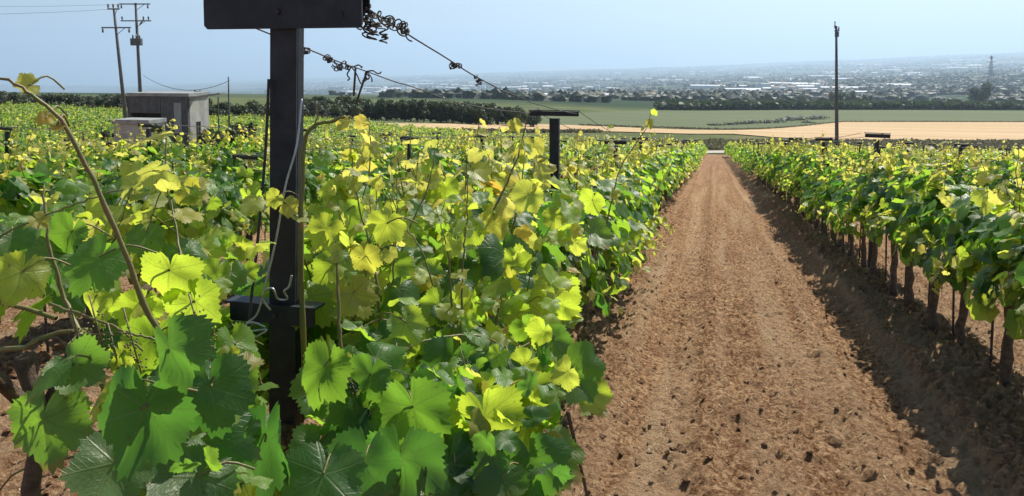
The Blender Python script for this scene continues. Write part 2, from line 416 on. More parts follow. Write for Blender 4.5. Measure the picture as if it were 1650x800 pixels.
def leaves_mesh(name, tmpl, P, N, D, S, tint, mat, rng, parent=None, curl=1.0):
    """P base points, N normals, D tip directions, S lengths"""
    V2, fs = tmpl; m = len(P); k = len(V2)
    N = N/np.linalg.norm(N, axis=1)[:, None]; D = D-N*(D*N).sum(1)[:, None]; D /= np.linalg.norm(D, axis=1)[:, None]+1e-9
    Xa = np.cross(D, N)
    x = V2[:, 0][None, :]*rng.uniform(.9, 1.12, (m, 1)); y = V2[:, 1][None, :]*np.ones((m, 1)); r2 = x*x+y*y
    fold = rng.uniform(-.65, .2, (m, 1))*curl; droop = rng.uniform(-.1, .5, (m, 1))*curl; cup = rng.uniform(-.3, .3, (m, 1))*curl
    w = rng.uniform(0, 6.28, (m, 1)); a = np.arctan2(x, y)
    z = -fold*np.abs(x)*.8-droop*y*np.abs(y)-cup*r2*.5+.085*curl*np.sin(3.3*x+w)*np.sin(2.9*y+w*1.7)+.035*curl*np.sin(8*x+w*3)*np.sin(7*y+w*2.3)
    z = z-rng.uniform(.1, .9, (m, 1))*curl*np.maximum(np.abs(x)-.28, 0)**1.4-.05*np.cos(a/.93*2*PI)*np.minimum(r2, .5)*-1
    y = y*rng.uniform(.88, 1.08, (m, 1)); x = x+.10*rng.normal(0, 1, (m, 1))*y*y
    L = S[:, None]
    W = P[:, None, :]+(x*L)[..., None]*Xa[:, None, :]+(y*L)[..., None]*D[:, None, :]+(z*L)[..., None]*N[:, None, :]
    off = (np.arange(m)*k)[:, None, None]
    faces = [(f[None]+off).reshape(-1, f.shape[1]) for f in fs]
    uv = np.tile(V2+2.0, (m, 1)); tt = np.repeat(tint, k, axis=0)
    return np_mesh(name, W.reshape(-1, 3), faces, mat, parent, uv, tt)

def gen_vine(rng, nshoot=17, step=.065, zc=.82, half=.5, width=.45, fill=60, hi=1.0, size=(.065, .105), tubes=True, zmin=.42):
    """one vine in its own coordinates (row along Y). Returns leaves (P,N,D,S,tint) and shoot polylines"""
    P, N, D, S, T, SH = [], [], [], [], [], []
    for i in range(nshoot):
        y0 = rng.uniform(-half, half); side = rng.choice([-1, 1]); upr = rng.random()
        L = rng.uniform(.55, .95)*hi
        if upr > .70: L *= rng.uniform(1.0, 1.25); lat = rng.uniform(0, .25); dr = .1; rise = .85
        elif upr > .40: lat = rng.uniform(.25, .7); dr = rng.uniform(.3, .8); rise = .8
        else: lat = rng.uniform(.7, 1.15); dr = rng.uniform(.9, 1.5); rise = .62
        al = rng.uniform(-.45, .45); n = 9; t = np.linspace(0, 1, n)
        pts = np.stack([side*(.03+lat*width*(t**.9)*(1.1 if upr <= .4 else 1)), y0+al*t*L*.6+.02*np.sin(t*9+i), zc+L*(rise*t-.62*dr*t*t)], 1)
        pts[:, :2] += rng.normal(0, .012, (n, 2)); pts[:, 2] = np.maximum(pts[:, 2], zmin-.1)
        SH.append(pts); nl = max(4, int(L/step))
        for j in range(nl):
            u = (j+.6)/nl; p = np.array([np.interp(u, t, pts[:, k]) for k in range(3)])
            alt = 1 if j % 2 else -1
            out = np.array([side*rng.uniform(.2, 1.0), alt*rng.uniform(.2, 1), rng.uniform(-.1, .5)]); out /= np.linalg.norm(out)
            pl = rng.uniform(.04, .10)*(1-.5*u); q = p+out*pl
            up = rng.uniform(.15, 1.1); nn = np.array([side*rng.uniform(0, 1)*(.4+lat), 0, up])+rng.normal(0, .42, 3)
            dd = out*.7+np.array([side*.2, 0, -.75])+rng.normal(0, .25, 3)
            sz = rng.uniform(*size)*(1.15-.72*u**1.6)
            age = np.clip(u**1.3*.82+rng.normal(.18, .16)+.20*(q[2] > zc+.38), 0, 1)
            dry = 1.0 if rng.random() < .02 else (rng.uniform(.1, .5) if rng.random() < .07 else 0)
            P.append(q); N.append(nn); D.append(dd); S.append(sz); T.append((age, rng.random(), dry)); SH.append(np.array([p, q])) if tubes and rng.random() < .8 else None
    for i in range(fill):
        a = rng.uniform(-.35, PI+.35); y0 = rng.uniform(-half*1.05, half*1.05); rr = rng.uniform(.55, 1.0)
        q = np.array([math.cos(a)*width*rr, y0, zc+.05+math.sin(a)*(.42 if a > 0 else .34)*rr*hi+ (-.1 if math.sin(a) < .3 else 0)])
        q[2] = max(q[2], zmin)
        out = np.array([math.cos(a), rng.normal(0, .4), math.sin(a)]); nn = out+np.array([0, 0, rng.uniform(0, .8)])+rng.normal(0, .35, 3)
        dd = out*.4+np.array([0, 0, -.9])+rng.normal(0, .3, 3)
        P.append(q); N.append(nn); D.append(dd); S.append(rng.uniform(size[0]*1.05, size[1]*1.1)); T.append((np.clip(rng.normal(.16, .14), 0, 1), rng.random(), 0))
    return [np.array(v) for v in (P, N, D, S, T)], SH

def thin_out(L, SH, loc):
    P = L[0]+np.array(loc); d = P-np.array([0, 0, EYE]); zc = d@CF; px = 825+F*(d@CR)/zc; py = Y0-F*(d@CU)/zc
    bad = (px > 405) & (px < 512) & (py > 60) & (py < 720) & (zc < 2.2) | (px > 345) & (px < 550) & (py > 455) & (py < 575) & (zc < 2.2) | (px < 175) & (py > 500) & (zc < 2.6) | (zc < .8)
    keep = ~bad; SH2 = []
    for q in SH:
        d = q+np.array(loc)-np.array([0, 0, EYE]); z = d@CF; a = 825+F*(d@CR)/z; b = Y0-F*(d@CU)/z
        if not ((a > 425) & (a < 492) & (b > 60) & (b < 690) & (z < 2.1) | (z < .7)).any(): SH2.append(q)
    return [v[keep] for v in L], SH2

def trunk_mb(rng, zc=.82, lean=None, r=.026):
    mb = MB(); lx, ly = lean if lean is not None else rng.normal(0, .04, 2); n = 13; t = np.linspace(0, 1, n)
    P = np.stack([lx*(1-t)+rng.normal(0, .006, n), ly*(1-t)+rng.normal(0, .007, n), -.12+t*(zc+.08)], 1)
    R = r*(1.35-.45*t)*(1+rng.normal(0, .13, n)); R[0] *= 1.3; R[-1] *= 1.15
    mb.tube(P, R, 8)
    for s in (-1, 1):
        m = 6; u = np.linspace(0, 1, m)
        Q = np.stack([rng.normal(0, .012, m), s*u*.42+P[-1][1]*(1-u), zc-.05+.05*u+rng.normal(0, .01, m)], 1); Q[0] = P[-2]
        mb.tube(Q, r*(.75-.35*u), 6)
    return mb

def make_vine(name, rng, tmpl, mat, label, group, loc, rz=0, cane_n=4, **k):
    root = empty(name, loc, rz, label, 'grapevine', group)
    zc = k.get('zc', .82); tr = k.pop('tr', .03)
    trunk_mb(rng, zc, None, tr).build('trunk', M['bark'], root, True)
    if k.get('zmin', 0) > .6 and tr < .05 and tmpl is not T_HI: MB().tube([(.03, .37, -.15), (.03+rng.normal(0, .02), .37+rng.normal(0, .03), 1.12)], .009, 5).build('stake', M['rust'], root)
    (P, N, D, S, T), SH = gen_vine(rng, **k)
    if tmpl is T_HI: (P, N, D, S, T), SH = thin_out([P, N, D, S, T], SH, loc)
    leaves_mesh('foliage', tmpl, P, N, D, S, T, mat, rng, root)
    mb = MB()
    for s in SH:
        if len(s) == 2: mb.tube(s, .0012, 3, False)
        else: mb.tube(s, np.linspace(.0045, .0018, len(s)), cane_n, False)
    mb.build('canes', M['cane'], root, True)
    return root

ORD = 'first second third fourth fifth sixth seventh eighth ninth tenth eleventh twelfth thirteenth fourteenth fifteenth sixteenth'.split()
def row_phrase(side, i):
    if i == 0: return 'row on the %s edge of the track' % side
    return '%s row %s of the track' % (ORD[i] if i < 16 else 'distant', side)

# all vine places inside the view
SP = .8
places = []
for side, rows in (('left', LEFT), ('right', RIGHT)):
    for i, x in enumerate(rows):
        y = (1.05 if side == 'left' and i == 0 else .95+(i*.37) % SP) if side == 'left' else .55+(i*.29) % SP
        e = row_end(x)
        while y < e:
            z = tz(x, y); px, py, zc_ = proj((x, y, z+.9))
            if -33 < x < -20.5 and 25.5 < y < 36.5: y += SP; continue
            if zc_ > .6 and -110/zc_*6-60 < px < 1720+600/zc_: places.append((zc_, side, i, x, y, z))
            y += SP
places.sort()
NIND = 300
rng = np.random.default_rng(7)
near_p, far_p = places[:NIND], places[NIND:]
V_MID = {'left': [], 'right': []}; V_LO = []
cnt = {}
def vlabel(side, i, x, y, zc_):
    k = cnt.get((side, i), 0); cnt[(side, i)] = k+1
    rp = row_phrase(side, i); g = 'grapevines in the '+rp
    if side == 'right' and i == 0 and k < 14:
        return '%s bare-trunked grapevine from the front, row on the right edge of the track' % ORD[k], g
    if i <= 3 and k < 10: return '%s leafy grapevine from the front, %s' % (ORD[k], rp), g
    return 'leafy grapevine further back along the '+rp, g
LO_START = 8.5
for j, (zc_, side, i, x, y, z) in enumerate(near_p):
    lab, grp = vlabel(side, i, x, y, zc_); loc = (x, y, z)
    hi = 1.05 if side == 'left' else .97
    if side == 'left' and i == 0 and y < 4.6:
        r = np.random.default_rng(100+j); first = y < 1.3
        make_vine('grapevine', r, T_HI, M['leaf'], lab, grp, loc, 0, 6, nshoot=6 if first else 20, fill=6 if first else 80, step=.07,
                  zc=1.34 if first else .92, half=.34 if first else .5, width=.40, hi=.26 if first else .98, size=(.07, .115), zmin=1.28 if first else .40, **({'tr': .017} if first else {}))
    elif zc_ < LO_START:
        kk = 'left' if side == 'left' and i == 0 else 'right'
        if len(V_MID[kk]) < 6:
            o = make_vine('grapevine', np.random.default_rng(200+j), T_MID, M['leaf'], lab, grp, loc, 0, 5, nshoot=24, fill=140, zmin=.36 if kk == 'left' else .82, hi=1.05 if kk == 'left' else .86, zc=.82 if kk == 'left' else .95, width=.58 if kk == 'left' else .32, size=(.058, .10), tr=.030)
            V_MID[kk].append(o)
        else: dup(V_MID[kk][rng.integers(6)], loc, PI*rng.integers(2), lab, grp, (rng.uniform(.9, 1.1), rng.uniform(.92, 1.1), rng.uniform(.92, 1.1)))
    else:
        if len(V_LO) < 9:
            o = make_vine('grapevine', np.random.default_rng(300+j), T_LO, M['leaf_far'], lab, grp, loc, 0, 3, nshoot=26, fill=150, tubes=False, size=(.052, .088), zmin=.68, zc=.88, width=.38, hi=.98, tr=.030)
            V_LO.append(o)
        else: dup(V_LO[rng.integers(9)], loc, PI*rng.integers(2), lab, grp, (rng.uniform(.8, 1.2), rng.uniform(.85, 1.15), rng.uniform(.82, 1.16)))
# the rest of the vineyard, past the nearest three hundred vines
vars_ = [gen_vine(np.random.default_rng(500+k), nshoot=15, step=.10, fill=64, size=(.078, .125), tubes=False, zmin=.4)[0] for k in range(10)]
AP, AN, AD, AS, AT = [], [], [], [], []
for (zc_, side, i, x, y, z) in far_p:
    if rng.random() < .05: continue
    z += rng.normal(0, .07)
    P, N, D, S, T = vars_[rng.integers(10)]
    keep = rng.random(len(P)) < np.clip(38/zc_, .5, 1); f = np.clip(zc_/60, .9, 1.4)
    s = -1 if rng.random() < .5 else 1; ss = rng.uniform(.82, 1.18)
    AP.append(P[keep]*np.array([s, 1, ss])+np.array([x, y, z])); AN.append(N[keep]*np.array([s, 1, 1])); AD.append(D[keep]*np.array([s, 1, 1])); AS.append(S[keep]*f); AT.append(T[keep]*np.array([.86, 1, 1]))
AP, AN, AD, AS, AT = [np.concatenate(v) for v in (AP, AN, AD, AS, AT)]
o = leaves_mesh('distant_vines', T_FAR, AP, AN, AD, AS, AT, M['leaf_far'], rng)
tag(o, 'bright green mass of vine rows filling the far vineyard up to the trees', 'vine rows', kind='stuff')
print('vines', len(places), 'far leaves', len(AP))

# ------------------------------------------------------------------ trellis posts
def hero_post():
    x, y = -1.152, 1.90; z = tz(x, y); top = 2.062
    r = empty('trellis_post', (x, y, z), 0, 'large near black metal T-shaped trellis post at the front of the vine row', 'trellis post', 'T-shaped trellis posts')
    mb = MB(); w, d, tk = .080, .036, .006
    lean = .03
    def R(zz): return lean*(zz-1)/1.1
    # open channel upright
    for (cx, cy, sx, sy) in ((0, -d/2, w, tk), (-w/2+tk/2, tk/2, tk, d-tk), (w/2-tk/2, tk/2, tk, d-tk)):
        V = []
        for zz in (-.3, top-.078):
            for a, b in ((-1, -1), (1, -1), (1, 1), (-1, 1)): V.append([cx+a*sx/2+R(zz), cy+b*sy/2, zz])
        mb.add(V, [(3, 2, 1, 0), (4, 5, 6, 7), (0, 1, 5, 4), (1, 2, 6, 5), (2, 3, 7, 6), (3, 0, 4, 7)])
    mb.build('upright', M['black'], r)
    def bar(nm, cx, zt, hw, h, cut, lip):
        mb = MB(); y0 = -d/2-.012
        pr = [(-hw, zt), (hw, zt), (hw, zt-h+cut), (hw-cut, zt-h), (-hw+cut, zt-h), (-hw, zt-h+cut)]
        V = [(cx+a, y0-.006, b) for a, b in pr]+[(cx+a, y0+.002, b) for a, b in pr]
        mb.add(V, [tuple(range(6)), tuple(range(11, 5, -1))]+[(i, i+6, (i+1) % 6+6, (i+1) % 6) for i in range(6)])
        mb.box((cx-.004, y0+.02, zt+.003), (hw*2+.02, .055, .006))
        if lip: mb.box((cx, y0+.044, zt-h*.25-.002), (hw*2, .005, h*.5))
        return mb.build(nm, M['black'], r)
    bar('crossbar', .028, top, .236, .084, .010, True)
    bar('lower_crossbar', -.020, 1.215, .130, .048, .004, False)
    for bx, bz in ((.02, top-.04), (-.01, 1.19)):
        MB().tube([(bx, -d/2-.0185, bz), (bx, -d/2-.024, bz)], .008, 6).build('bolt', M['rust'], r)
    return (x, y, z, top)
HX, HY, HZ, HTOP = hero_post()

def make_post(loc, label, group, w=.07, top=1.9, cw=.37):
    r = empty('trellis_post', loc, 0, label, 'trellis post', group)
    mb = MB(); d, tk = .045, .006
    mb.box((0, -d/2, (top-.055-.25)/2), (w, tk, top-.055+.25)); mb.box((-w/2+tk/2, tk/2, (top-.055-.25)/2), (tk, d-tk, top-.055+.25)); mb.box((w/2-tk/2, tk/2, (top-.055-.25)/2), (tk, d-tk, top-.055+.25))
    mb.build('upright', M['black'], r)
    mb = MB(); mb.box((0, -d/2-.014, top-.02), (cw, .008, .034)); mb.box((0, -d/2+.006, top+.0035), (cw+.01, .05, .006)); mb.build('crossbar', M['black'], r)
    mb = MB(); mb.box((0, -d/2-.014, 1.1), (.26, .008, .04)); mb.build('lower_crossbar', M['black'], r)
    return r
pp = []
PSP = 3.9
for side, rows in (('left', LEFT), ('right', RIGHT)):
    for i, x in enumerate(rows):
        y = 1.90+3.7
        if side == 'right': y = {0: 9.7, 1: 2.3}.get(i, 1.9+(i*1.7) % PSP)
        elif i: y = {1: 6.43, 2: 5.0}.get(i, 1.9+(.25 if i % 3 else -.2))
        while y < row_end(x):
            z = tz(x, y); px, py, zc_ = proj((x, y, z+1.5))
            if zc_ > 3 and -60 < px < 1700: pp.append((zc_, side, i, x, y, z))
            y += PSP
pp.sort(); pcnt = {}; PROTO = {}
TOPS = {}
for (zc_, side, i, x, y, z) in pp[:240]:
    k = pcnt.get((side, i), 0); pcnt[(side, i)] = k+1; rp = row_phrase(side, i)
    if k < 5 and i < 5: lab = '%s black T-topped post from the front, %s' % (ORD[k+(1 if side == 'left' and i == 0 else 0)], rp)
    else: lab = 'small dark T-topped trellis post further along the '+rp
    grp = 'trellis posts in the '+rp
    s = rng.uniform(.96, 1.08)*(1.17 if side == 'right' else 1.13); rz = rng.normal(0, .04)
    if side == 'left' and i == 0 and k == 0: s = 1.0; rz = 0
    big = side == 'left' and i == 0 and k == 0; T0 = 1.9 if big else 1.46
    if big not in PROTO:
        PROTO[big] = o = make_post((x, y, z), lab, grp, *((.07, 1.9, .37) if big else (.045, 1.46, .27))); s = 1.0
    else:
        o = dup(PROTO[big], (x, y, z), rz, lab, grp, (1, 1, s)); o.rotation_euler = (rng.normal(0, .02), rng.normal(0, .035), rz)
    TOPS.setdefault((side, i), []).append((y, z+T0*s))

# ------------------------------------------------------------------ trellis wires with last year's tendrils
def curl(rng, p0, d0, L, turns, r, n=34):
    """a dried tendril leaving p0"""
    d = np.array(d0, float); d /= np.linalg.norm(d); a = rng.normal(0, 1, 3); u = np.cross(d, a); u /= np.linalg.norm(u); w = np.cross(d, u)
    t = np.linspace(0, 1, n)[:, None]; ph = turns*2*PI*t**1.3
    return np.array(p0)+d*L*t*(1-.4*t)+(u*np.cos(ph)+w*np.sin(ph)-u)*r*(1-.3*t)
r_ = np.random.default_rng(11)
def sag(a, b, s, n=24, wob=0, rng=None):
    t = np.linspace(0, 1, n); P = np.array(a)[None]*(1-t[:, None])+np.array(b)[None]*t[:, None]; P[:, 2] -= s*4*t*(1-t)
    if wob: P[1:-1] += np.cumsum(rng.normal(0, wob, (n-2, 3)), axis=0)*np.sin(np.linspace(0, PI, n-2))[:, None]
    return P
p2 = TOPS[('left', 0)][0]
for s_, lab in ((1, 'thin dark wire with dry tendrils running from the right arm of the large post'), (-1, 'thin dark wire with knotted tendrils running from the left arm of the large post')):
    w = empty('trellis_wire', (HX+.028+s_*.232, HY, HZ+HTOP-.03), 0, lab, 'wire', 'wires between the two nearest posts of the front row')
    b = np.array([RX0-HX-.028+s_*(.17-.232), p2[0]-HY, p2[1]-HZ-HTOP+.01])
    P = sag((0, 0, 0), b, .06, 40, .0022, r_); MB().tube(P, .0027, 5).build('strand', M['rust'], w, True)
    mb = MB()
    def hang(f, k, L=.07, r=.012, turns=2.5, th=.0022):
        for _ in range(k):
            i = f*39; i0 = int(i); p = P[min(i0, 39)]*(1-(i-i0))+P[min(i0+1, 39)]*(i-i0)
            MB().tube(curl(r_, p, (r_.normal(0, .6), r_.normal(0, .5), -abs(r_.normal(.6, .6))), L*r_.uniform(.5, 1.3), turns*r_.uniform(.5, 1.3), r*r_.uniform(.6, 1.4)), th, 4, False).build('tendril', M['tendril'], w, True)
    if s_ == 1:
        for f in (.0, .012, .03): hang(f, 5, .10, .016, 2.8)
        hang(.06, 3, .05, .012, 3)
        hang(.21, 6, .03, .010, 2); hang(.30, 5, .05, .007, 2)
        # wrapping coils round the wire
        t = np.linspace(0, 1, 60); i = t*39*.09; Q = np.array([[np.interp(v, range(40), P[:, c]) for c in range(3)] for v in i])
        Q[:, 0] += .012*np.cos(t*30); Q[:, 2] += .014*np.sin(t*30); MB().tube(Q, .0024, 4, False).build('tendril', M['tendril'], w, True)
    else:
        for f in (.13, .17, .20): hang(f, 6, .05, .009, 2.4)
        for f in (.22, .255): hang(f, 4, .12, .006, 1.2, .003)
        for i_, dv in ((9, (-.01, 0, -.11)), (10, (-.05, 0, -.13))): MB().tube([P[i_], P[i_]+np.array(dv)], .0045, 5).build('dry_stem', M['tendril'], w)
for (side, i), T in TOPS.items():
    if i > 5: continue
    T = sorted(T)
    for s_ in (-1, 1):
        if len(T) < 3: continue
        x = (LEFT if side == 'left' else RIGHT)[i]
        w = MB(); WX = .17 if (side, i) == ('left', 0) else .13
        for (ya, za), (yb, zb) in zip(T[:-1], T[1:]):
            if yb > 45: break
            w.tube(sag((x+s_*WX, ya, za+.004), (x+s_*WX, yb, zb+.004), .03, 6), .0028, 4, False)
        if w.n: tag(w.build('trellis_wire', M['rust']), 'long thin wire on the %s post arms, %s' % ('left' if s_ < 0 else 'right', row_phrase(side, i)), 'wire', 'long trellis wires')

# fruiting wire under the lower bar with silver ties
def P3(*pts): return np.array([at(*p) for p in pts])
def smooth_path(P, n=60):
    P = np.asarray(P, float); t = np.linspace(0, len(P)-1, n); out = []
    for v in t:
        i = min(int(v), len(P)-2); u = v-i; p0 = P[max(i-1, 0)]; p1 = P[i]; p2_ = P[i+1]; p3 = P[min(i+2, len(P)-1)]
        out.append(.5*((2*p1)+(-p0+p2_)*u+(2*p0-5*p1+4*p2_-p3)*u*u+(-p0+3*p1-3*p2_+p3)*u**3))
    return np.array(out)
ZP = 2.05
w = empty('tie_wire', at(400, 520, ZP), 0, 'twisted silver tie wire looped round the lower bar of the large post', 'wire')
def world_to(root, P): return np.asarray(P)-np.array(root.location)
mb = MB()
mb.tube(world_to(w, smooth_path(P3((486, 160, ZP), (478, 235, ZP-.01), (460, 300, ZP-.02), (446, 380, ZP-.03), (430, 450, ZP-.04), (415, 505, ZP-.04), (394, 530, ZP-.05), (386, 600, ZP-.08), (392, 660, ZP-.1), (376, 740, ZP-.14), (364, 830, ZP-.2)))), .0026, 6)
mb.tube(world_to(w, smooth_path(P3((470, 444, ZP-.06), (466, 462, ZP-.06), (458, 470, ZP-.06), (463, 482, ZP-.05), (448, 482, ZP-.06), (440, 466, ZP-.07), (428, 468, ZP-.06), (424, 484, ZP-.05), (436, 500, ZP-.04)), 50)), .0028, 6)
mb.tube(world_to(w, smooth_path(P3((428, 528, ZP-.07), (406, 520, ZP-.08), (388, 530, ZP-.07), (404, 534, ZP-.06), (430, 532, ZP-.06), (410, 545, ZP-.07), (392, 560, ZP-.07), (402, 580, ZP-.07), (390, 590, ZP-.08)), 50)), .0028, 6)
mb.tube(world_to(w, smooth_path(P3((400, 590, ZP-.09), (380, 660, ZP-.12), (388, 700, ZP-.14), (370, 830, ZP-.22)))), .0034, 6)
mb.build('strand', M['wire'], w, True)
o = MB().tube(smooth_path(P3((433, 128, ZP+.05), (428, 240, ZP+.03), (416, 380, ZP), (404, 492, ZP-.03), (400, 560, ZP)), 20), .0038, 6).build('training_rod', M['rust'], None, True)
tag(o, 'thin dark rod standing just left of the large black post', 'rod')

# ------------------------------------------------------------------ the leaves and shoots of the two nearest vines
rh = np.random.default_rng(42)
v1 = empty('grapevine', (-1.05, 1.2, tz(-1.05, 1.2)), 0, 'nearest grapevine with large dark leaves and long arching shoots at the lower left', 'grapevine', 'grapevines in the row on the left edge of the track')
v2 = empty('grapevine', (-.95, 1.75, tz(-.95, 1.75)), 0, 'nearest grapevine right of the large black post with big veined and bright yellow leaves', 'grapevine', 'grapevines in the row on the left edge of the track')
# px, py of the leaf centre, distance, length in px, tip direction (degrees, 0 = down, + = right), age, dryness, side tilt, up tilt
HL = [
 (215,690,.92,215,-20,.02,0,.1,.25),(285,585,.95,185,30,.05,0,-.2,.5),(345,650,1.0,190,15,.0,0,.3,.3),(75,700,1.02,185,5,.15,0,-.3,.1),(70,605,1.0,120,-60,.2,0,.2,.8),
 (130,600,1.04,120,50,.12,0,.4,.2),(170,770,.98,180,-30,.08,0,0,.3),(270,455,1.25,135,-10,.62,0,.1,-.2),(320,505,1.28,135,20,.55,0,-.2,-.1),(215,505,1.2,110,-40,.6,0,.1,0),
 (150,430,1.15,125,-25,.1,0,.5,.6),(25,455,1.05,130,-30,.5,.25,.9,.1),(160,490,1.3,90,40,.75,0,-.2,.3),(20,395,1.3,80,20,.1,0,.2,.8),(105,385,1.4,85,-30,.15,0,.2,.9),
 (235,395,1.5,85,10,.2,0,.4,.9),(300,420,1.5,90,40,.1,0,.3,.4),(395,405,1.7,55,60,.7,.1,0,0),(350,390,1.7,65,0,.6,0,.2,.3),(372,452,1.55,70,10,.2,0,.4,.9),(340,450,1.5,75,-30,.45,0,.4,.2),
 (378,612,1.35,110,0,.25,0,.2,.1),(385,570,1.4,105,30,.4,0,.5,.7),(340,730,1.1,180,20,.0,0,.1,.2),(430,740,1.25,190,10,.0,0,-.2,.3),(520,790,1.2,180,0,.02,0,.2,.4),(300,790,1.05,190,-40,.02,0,0,.3),
 (518,610,1.55,120,-10,.18,0,-.5,.2),(575,655,1.6,105,10,.1,0,.3,.7),(590,620,1.62,100,-20,.1,0,.2,.5),(670,680,1.55,155,12,.12,0,-.3,.25),(590,690,1.6,120,-10,.15,0,.3,.3),(620,590,1.75,110,60,.2,0,-.2,.7),
 (785,690,1.62,150,12,.62,0,.1,-.15),(865,655,1.75,115,25,.55,0,.3,.1),(845,700,1.75,95,-10,.4,0,-.3,.2),(935,610,1.85,120,50,.15,0,.5,.7),(955,645,1.9,80,20,.6,0,.4,0),(820,595,1.85,110,0,.05,0,.2,.6),
 (900,560,2.0,85,40,.1,0,.2,.4),(720,600,1.9,110,-20,.05,0,.1,.3),(760,560,2.1,95,20,.08,0,0,.5),(660,530,1.9,85,30,.6,0,.1,.2),(700,500,2.1,80,-40,.5,0,0,.4),(575,485,1.95,90,25,.6,.5,.6,.1),
 (620,370,2.1,75,-20,.68,.1,.1,-.1),(590,420,2.0,60,10,.8,.3,.5,0),(640,430,2.2,70,80,.3,.1,.2,.5),(540,440,2.0,95,0,.55,0,.3,.1),(520,380,2.1,85,-30,.7,.1,.2,.1),(820,430,2.45,130,15,.05,0,.2,.85),
 (900,475,2.5,90,10,.6,0,.2,0),(850,500,2.4,85,-10,.62,0,.1,0),(795,370,2.6,70,0,.85,.3,.2,0),(740,395,2.5,70,30,.65,0,.2,.2),(905,365,2.9,95,0,.02,0,.1,.2),(960,380,3.0,75,30,.2,0,.3,.9),
 (870,330,3.0,60,0,.2,0,.2,.9),(950,330,3.1,60,-30,.6,0,0,0),(860,240,3.1,45,0,.95,.2,.1,0),(830,205,3.1,32,20,.95,.3,.4,0),(700,252,2.4,42,60,.1,0,.2,1.0),(525,255,2.0,45,50,.3,0,.6,.9),(600,245,2.3,38,20,.9,.2,.3,0),
 (470,335,1.98,42,60,.85,.3,.4,0),(440,322,1.97,38,-50,.8,.1,.2,.2),(555,200,2.0,30,40,.95,.4,.3,0),(40,140,1.0,52,-70,.95,.3,.3,.3),(72,195,1.02,34,-20,.9,.9,.6,.3),(95,205,1.0,30,60,.8,.9,.5,.6),
 (650,760,1.45,170,0,.02,0,.1,.3),(740,770,1.5,150,20,.0,0,.2,.3),(860,770,1.6,160,10,.05,0,.1,.35),(800,790,1.5,130,-30,.03,0,-.2,.3),(580,770,1.4,150,-15,.0,0,0,.3),(700,730,1.6,120,-30,.04,0,0,.4),
 (900,740,1.8,110,30,.15,0,.2,.3),(505,735,1.6,110,-20,.1,0,.1,.4),(490,770,1.3,60,90,.75,0,.2,0),(620,640,1.7,100,20,.05,0,.2,.4),(690,640,1.75,100,-30,.02,0,0,.3),
 (240,560,1.15,120,-20,.4,0,.3,.1),(120,480,1.35,90,20,.05,0,.3,.5),(200,580,1.1,70,30,.7,0,.1,.1),(185,640,1.05,70,-30,.7,0,.5,.2),(560,350,2.2,65,10,.5,0,.3,.3),(680,340,2.4,60,0,.2,0,.1,.9),
 (760,440,2.4,80,-20,.1,0,.3,.7),(690,450,2.3,75,30,.55,0,.3,.2),(640,480,2.1,85,-10,.1,0,.3,1.),(730,470,2.3,80,0,.05,0,.3,.9),(580,540,1.9,90,-20,.3,0,.3,.9),(770,640,1.8,110,-10,.0,0,.2,.4),
]
def hero(root, sel, seed, boxes=()):
    r = np.random.default_rng(seed); P, N, D, S, T = [], [], [], [], []
    for (x0, x1, y0, y1, za, zb, n, L0, L1, am) in boxes:      # smaller leaves filling the crown
        for _ in range(n):
            u = r.random(); px = r.uniform(x0, x1); py = y0+(y1-y0)*u; zc = zb+(za-zb)*u+r.normal(0, .08)
            if (420 < px < 495 and py < 690 or 345 < px < 545 and 465 < py < 565) and zc < 2.2: continue
            P.append(at(px, py, zc)); N.append(r.normal(0, .65, 3)+np.array([0, -.35, .75])); D.append(r.normal(0, .6, 3)+np.array([0, 0, -.6])); S.append(r.uniform(L0, L1)*zc/F/1.6)
            T.append((np.clip(r.normal(am-.35*u, .22), 0, 1), r.random(), (r.random() < .06)*r.random()))
    for (px, py, zc, L, ang, age, dry, st, ut) in sel:
        a = rad(ang); d = CR*math.sin(a)-CU*math.cos(a); c = at(px, py, zc)
        n = -CF*(1-abs(ut)*.45)+np.array([0, 0, 1])*ut+CR*st+r.normal(0, .26, 3)
        if ut < 0: n = -CF+CR*st+np.array([0, 0, ut])
        s = L*zc/F/(2.0 if zc < 1.3 else 1.82 if py > 560 else 1.88); age = age*.9; d = d-CF*ut*.55; d /= np.linalg.norm(d); b = c-d*s*.28
        if r.random() < .3: n = -n
        P.append(b); N.append(n); D.append(d); S.append(s); T.append((age, r.random(), dry))
        e = b-d*s*.5+np.array([r.normal(0, .03), r.uniform(.02, .06), -s*.5]); m_ = (b+e)/2+np.array([0, 0, .015])
        MB().tube(smooth_path([b, m_, e], 7)-np.array(root.location), .0014 if s < .06 else .0019, 5, False).build('leaf_stalk', M['cane'], root, True)
    o = np.array(root.location); leaves_mesh('foliage', T_HI, np.array(P)-o, np.array(N), np.array(D), np.array(S), np.array(T), M['leaf'], r, root, 1.25)
hero(v1, [h for h in HL if h[0] < 432 and not (h[0] > 400 and h[1] < 350)], 5, [(175, 415, 300, 560, 1.25, 1.9, 90, 24, 55, .6), (0, 175, 300, 470, 1.3, 1.7, 30, 26, 55, .5), (200, 420, 560, 790, 1.08, 1.3, 80, 30, 72, .35)]); hero(v2, [h for h in HL if not (h[0] < 432 and not (h[0] > 400 and h[1] < 350))], 6, [(500, 930, 300, 640, 1.75, 2.8, 210, 24, 58, .65), (495, 900, 600, 790, 1.55, 1.8, 130, 32, 74, .4)])
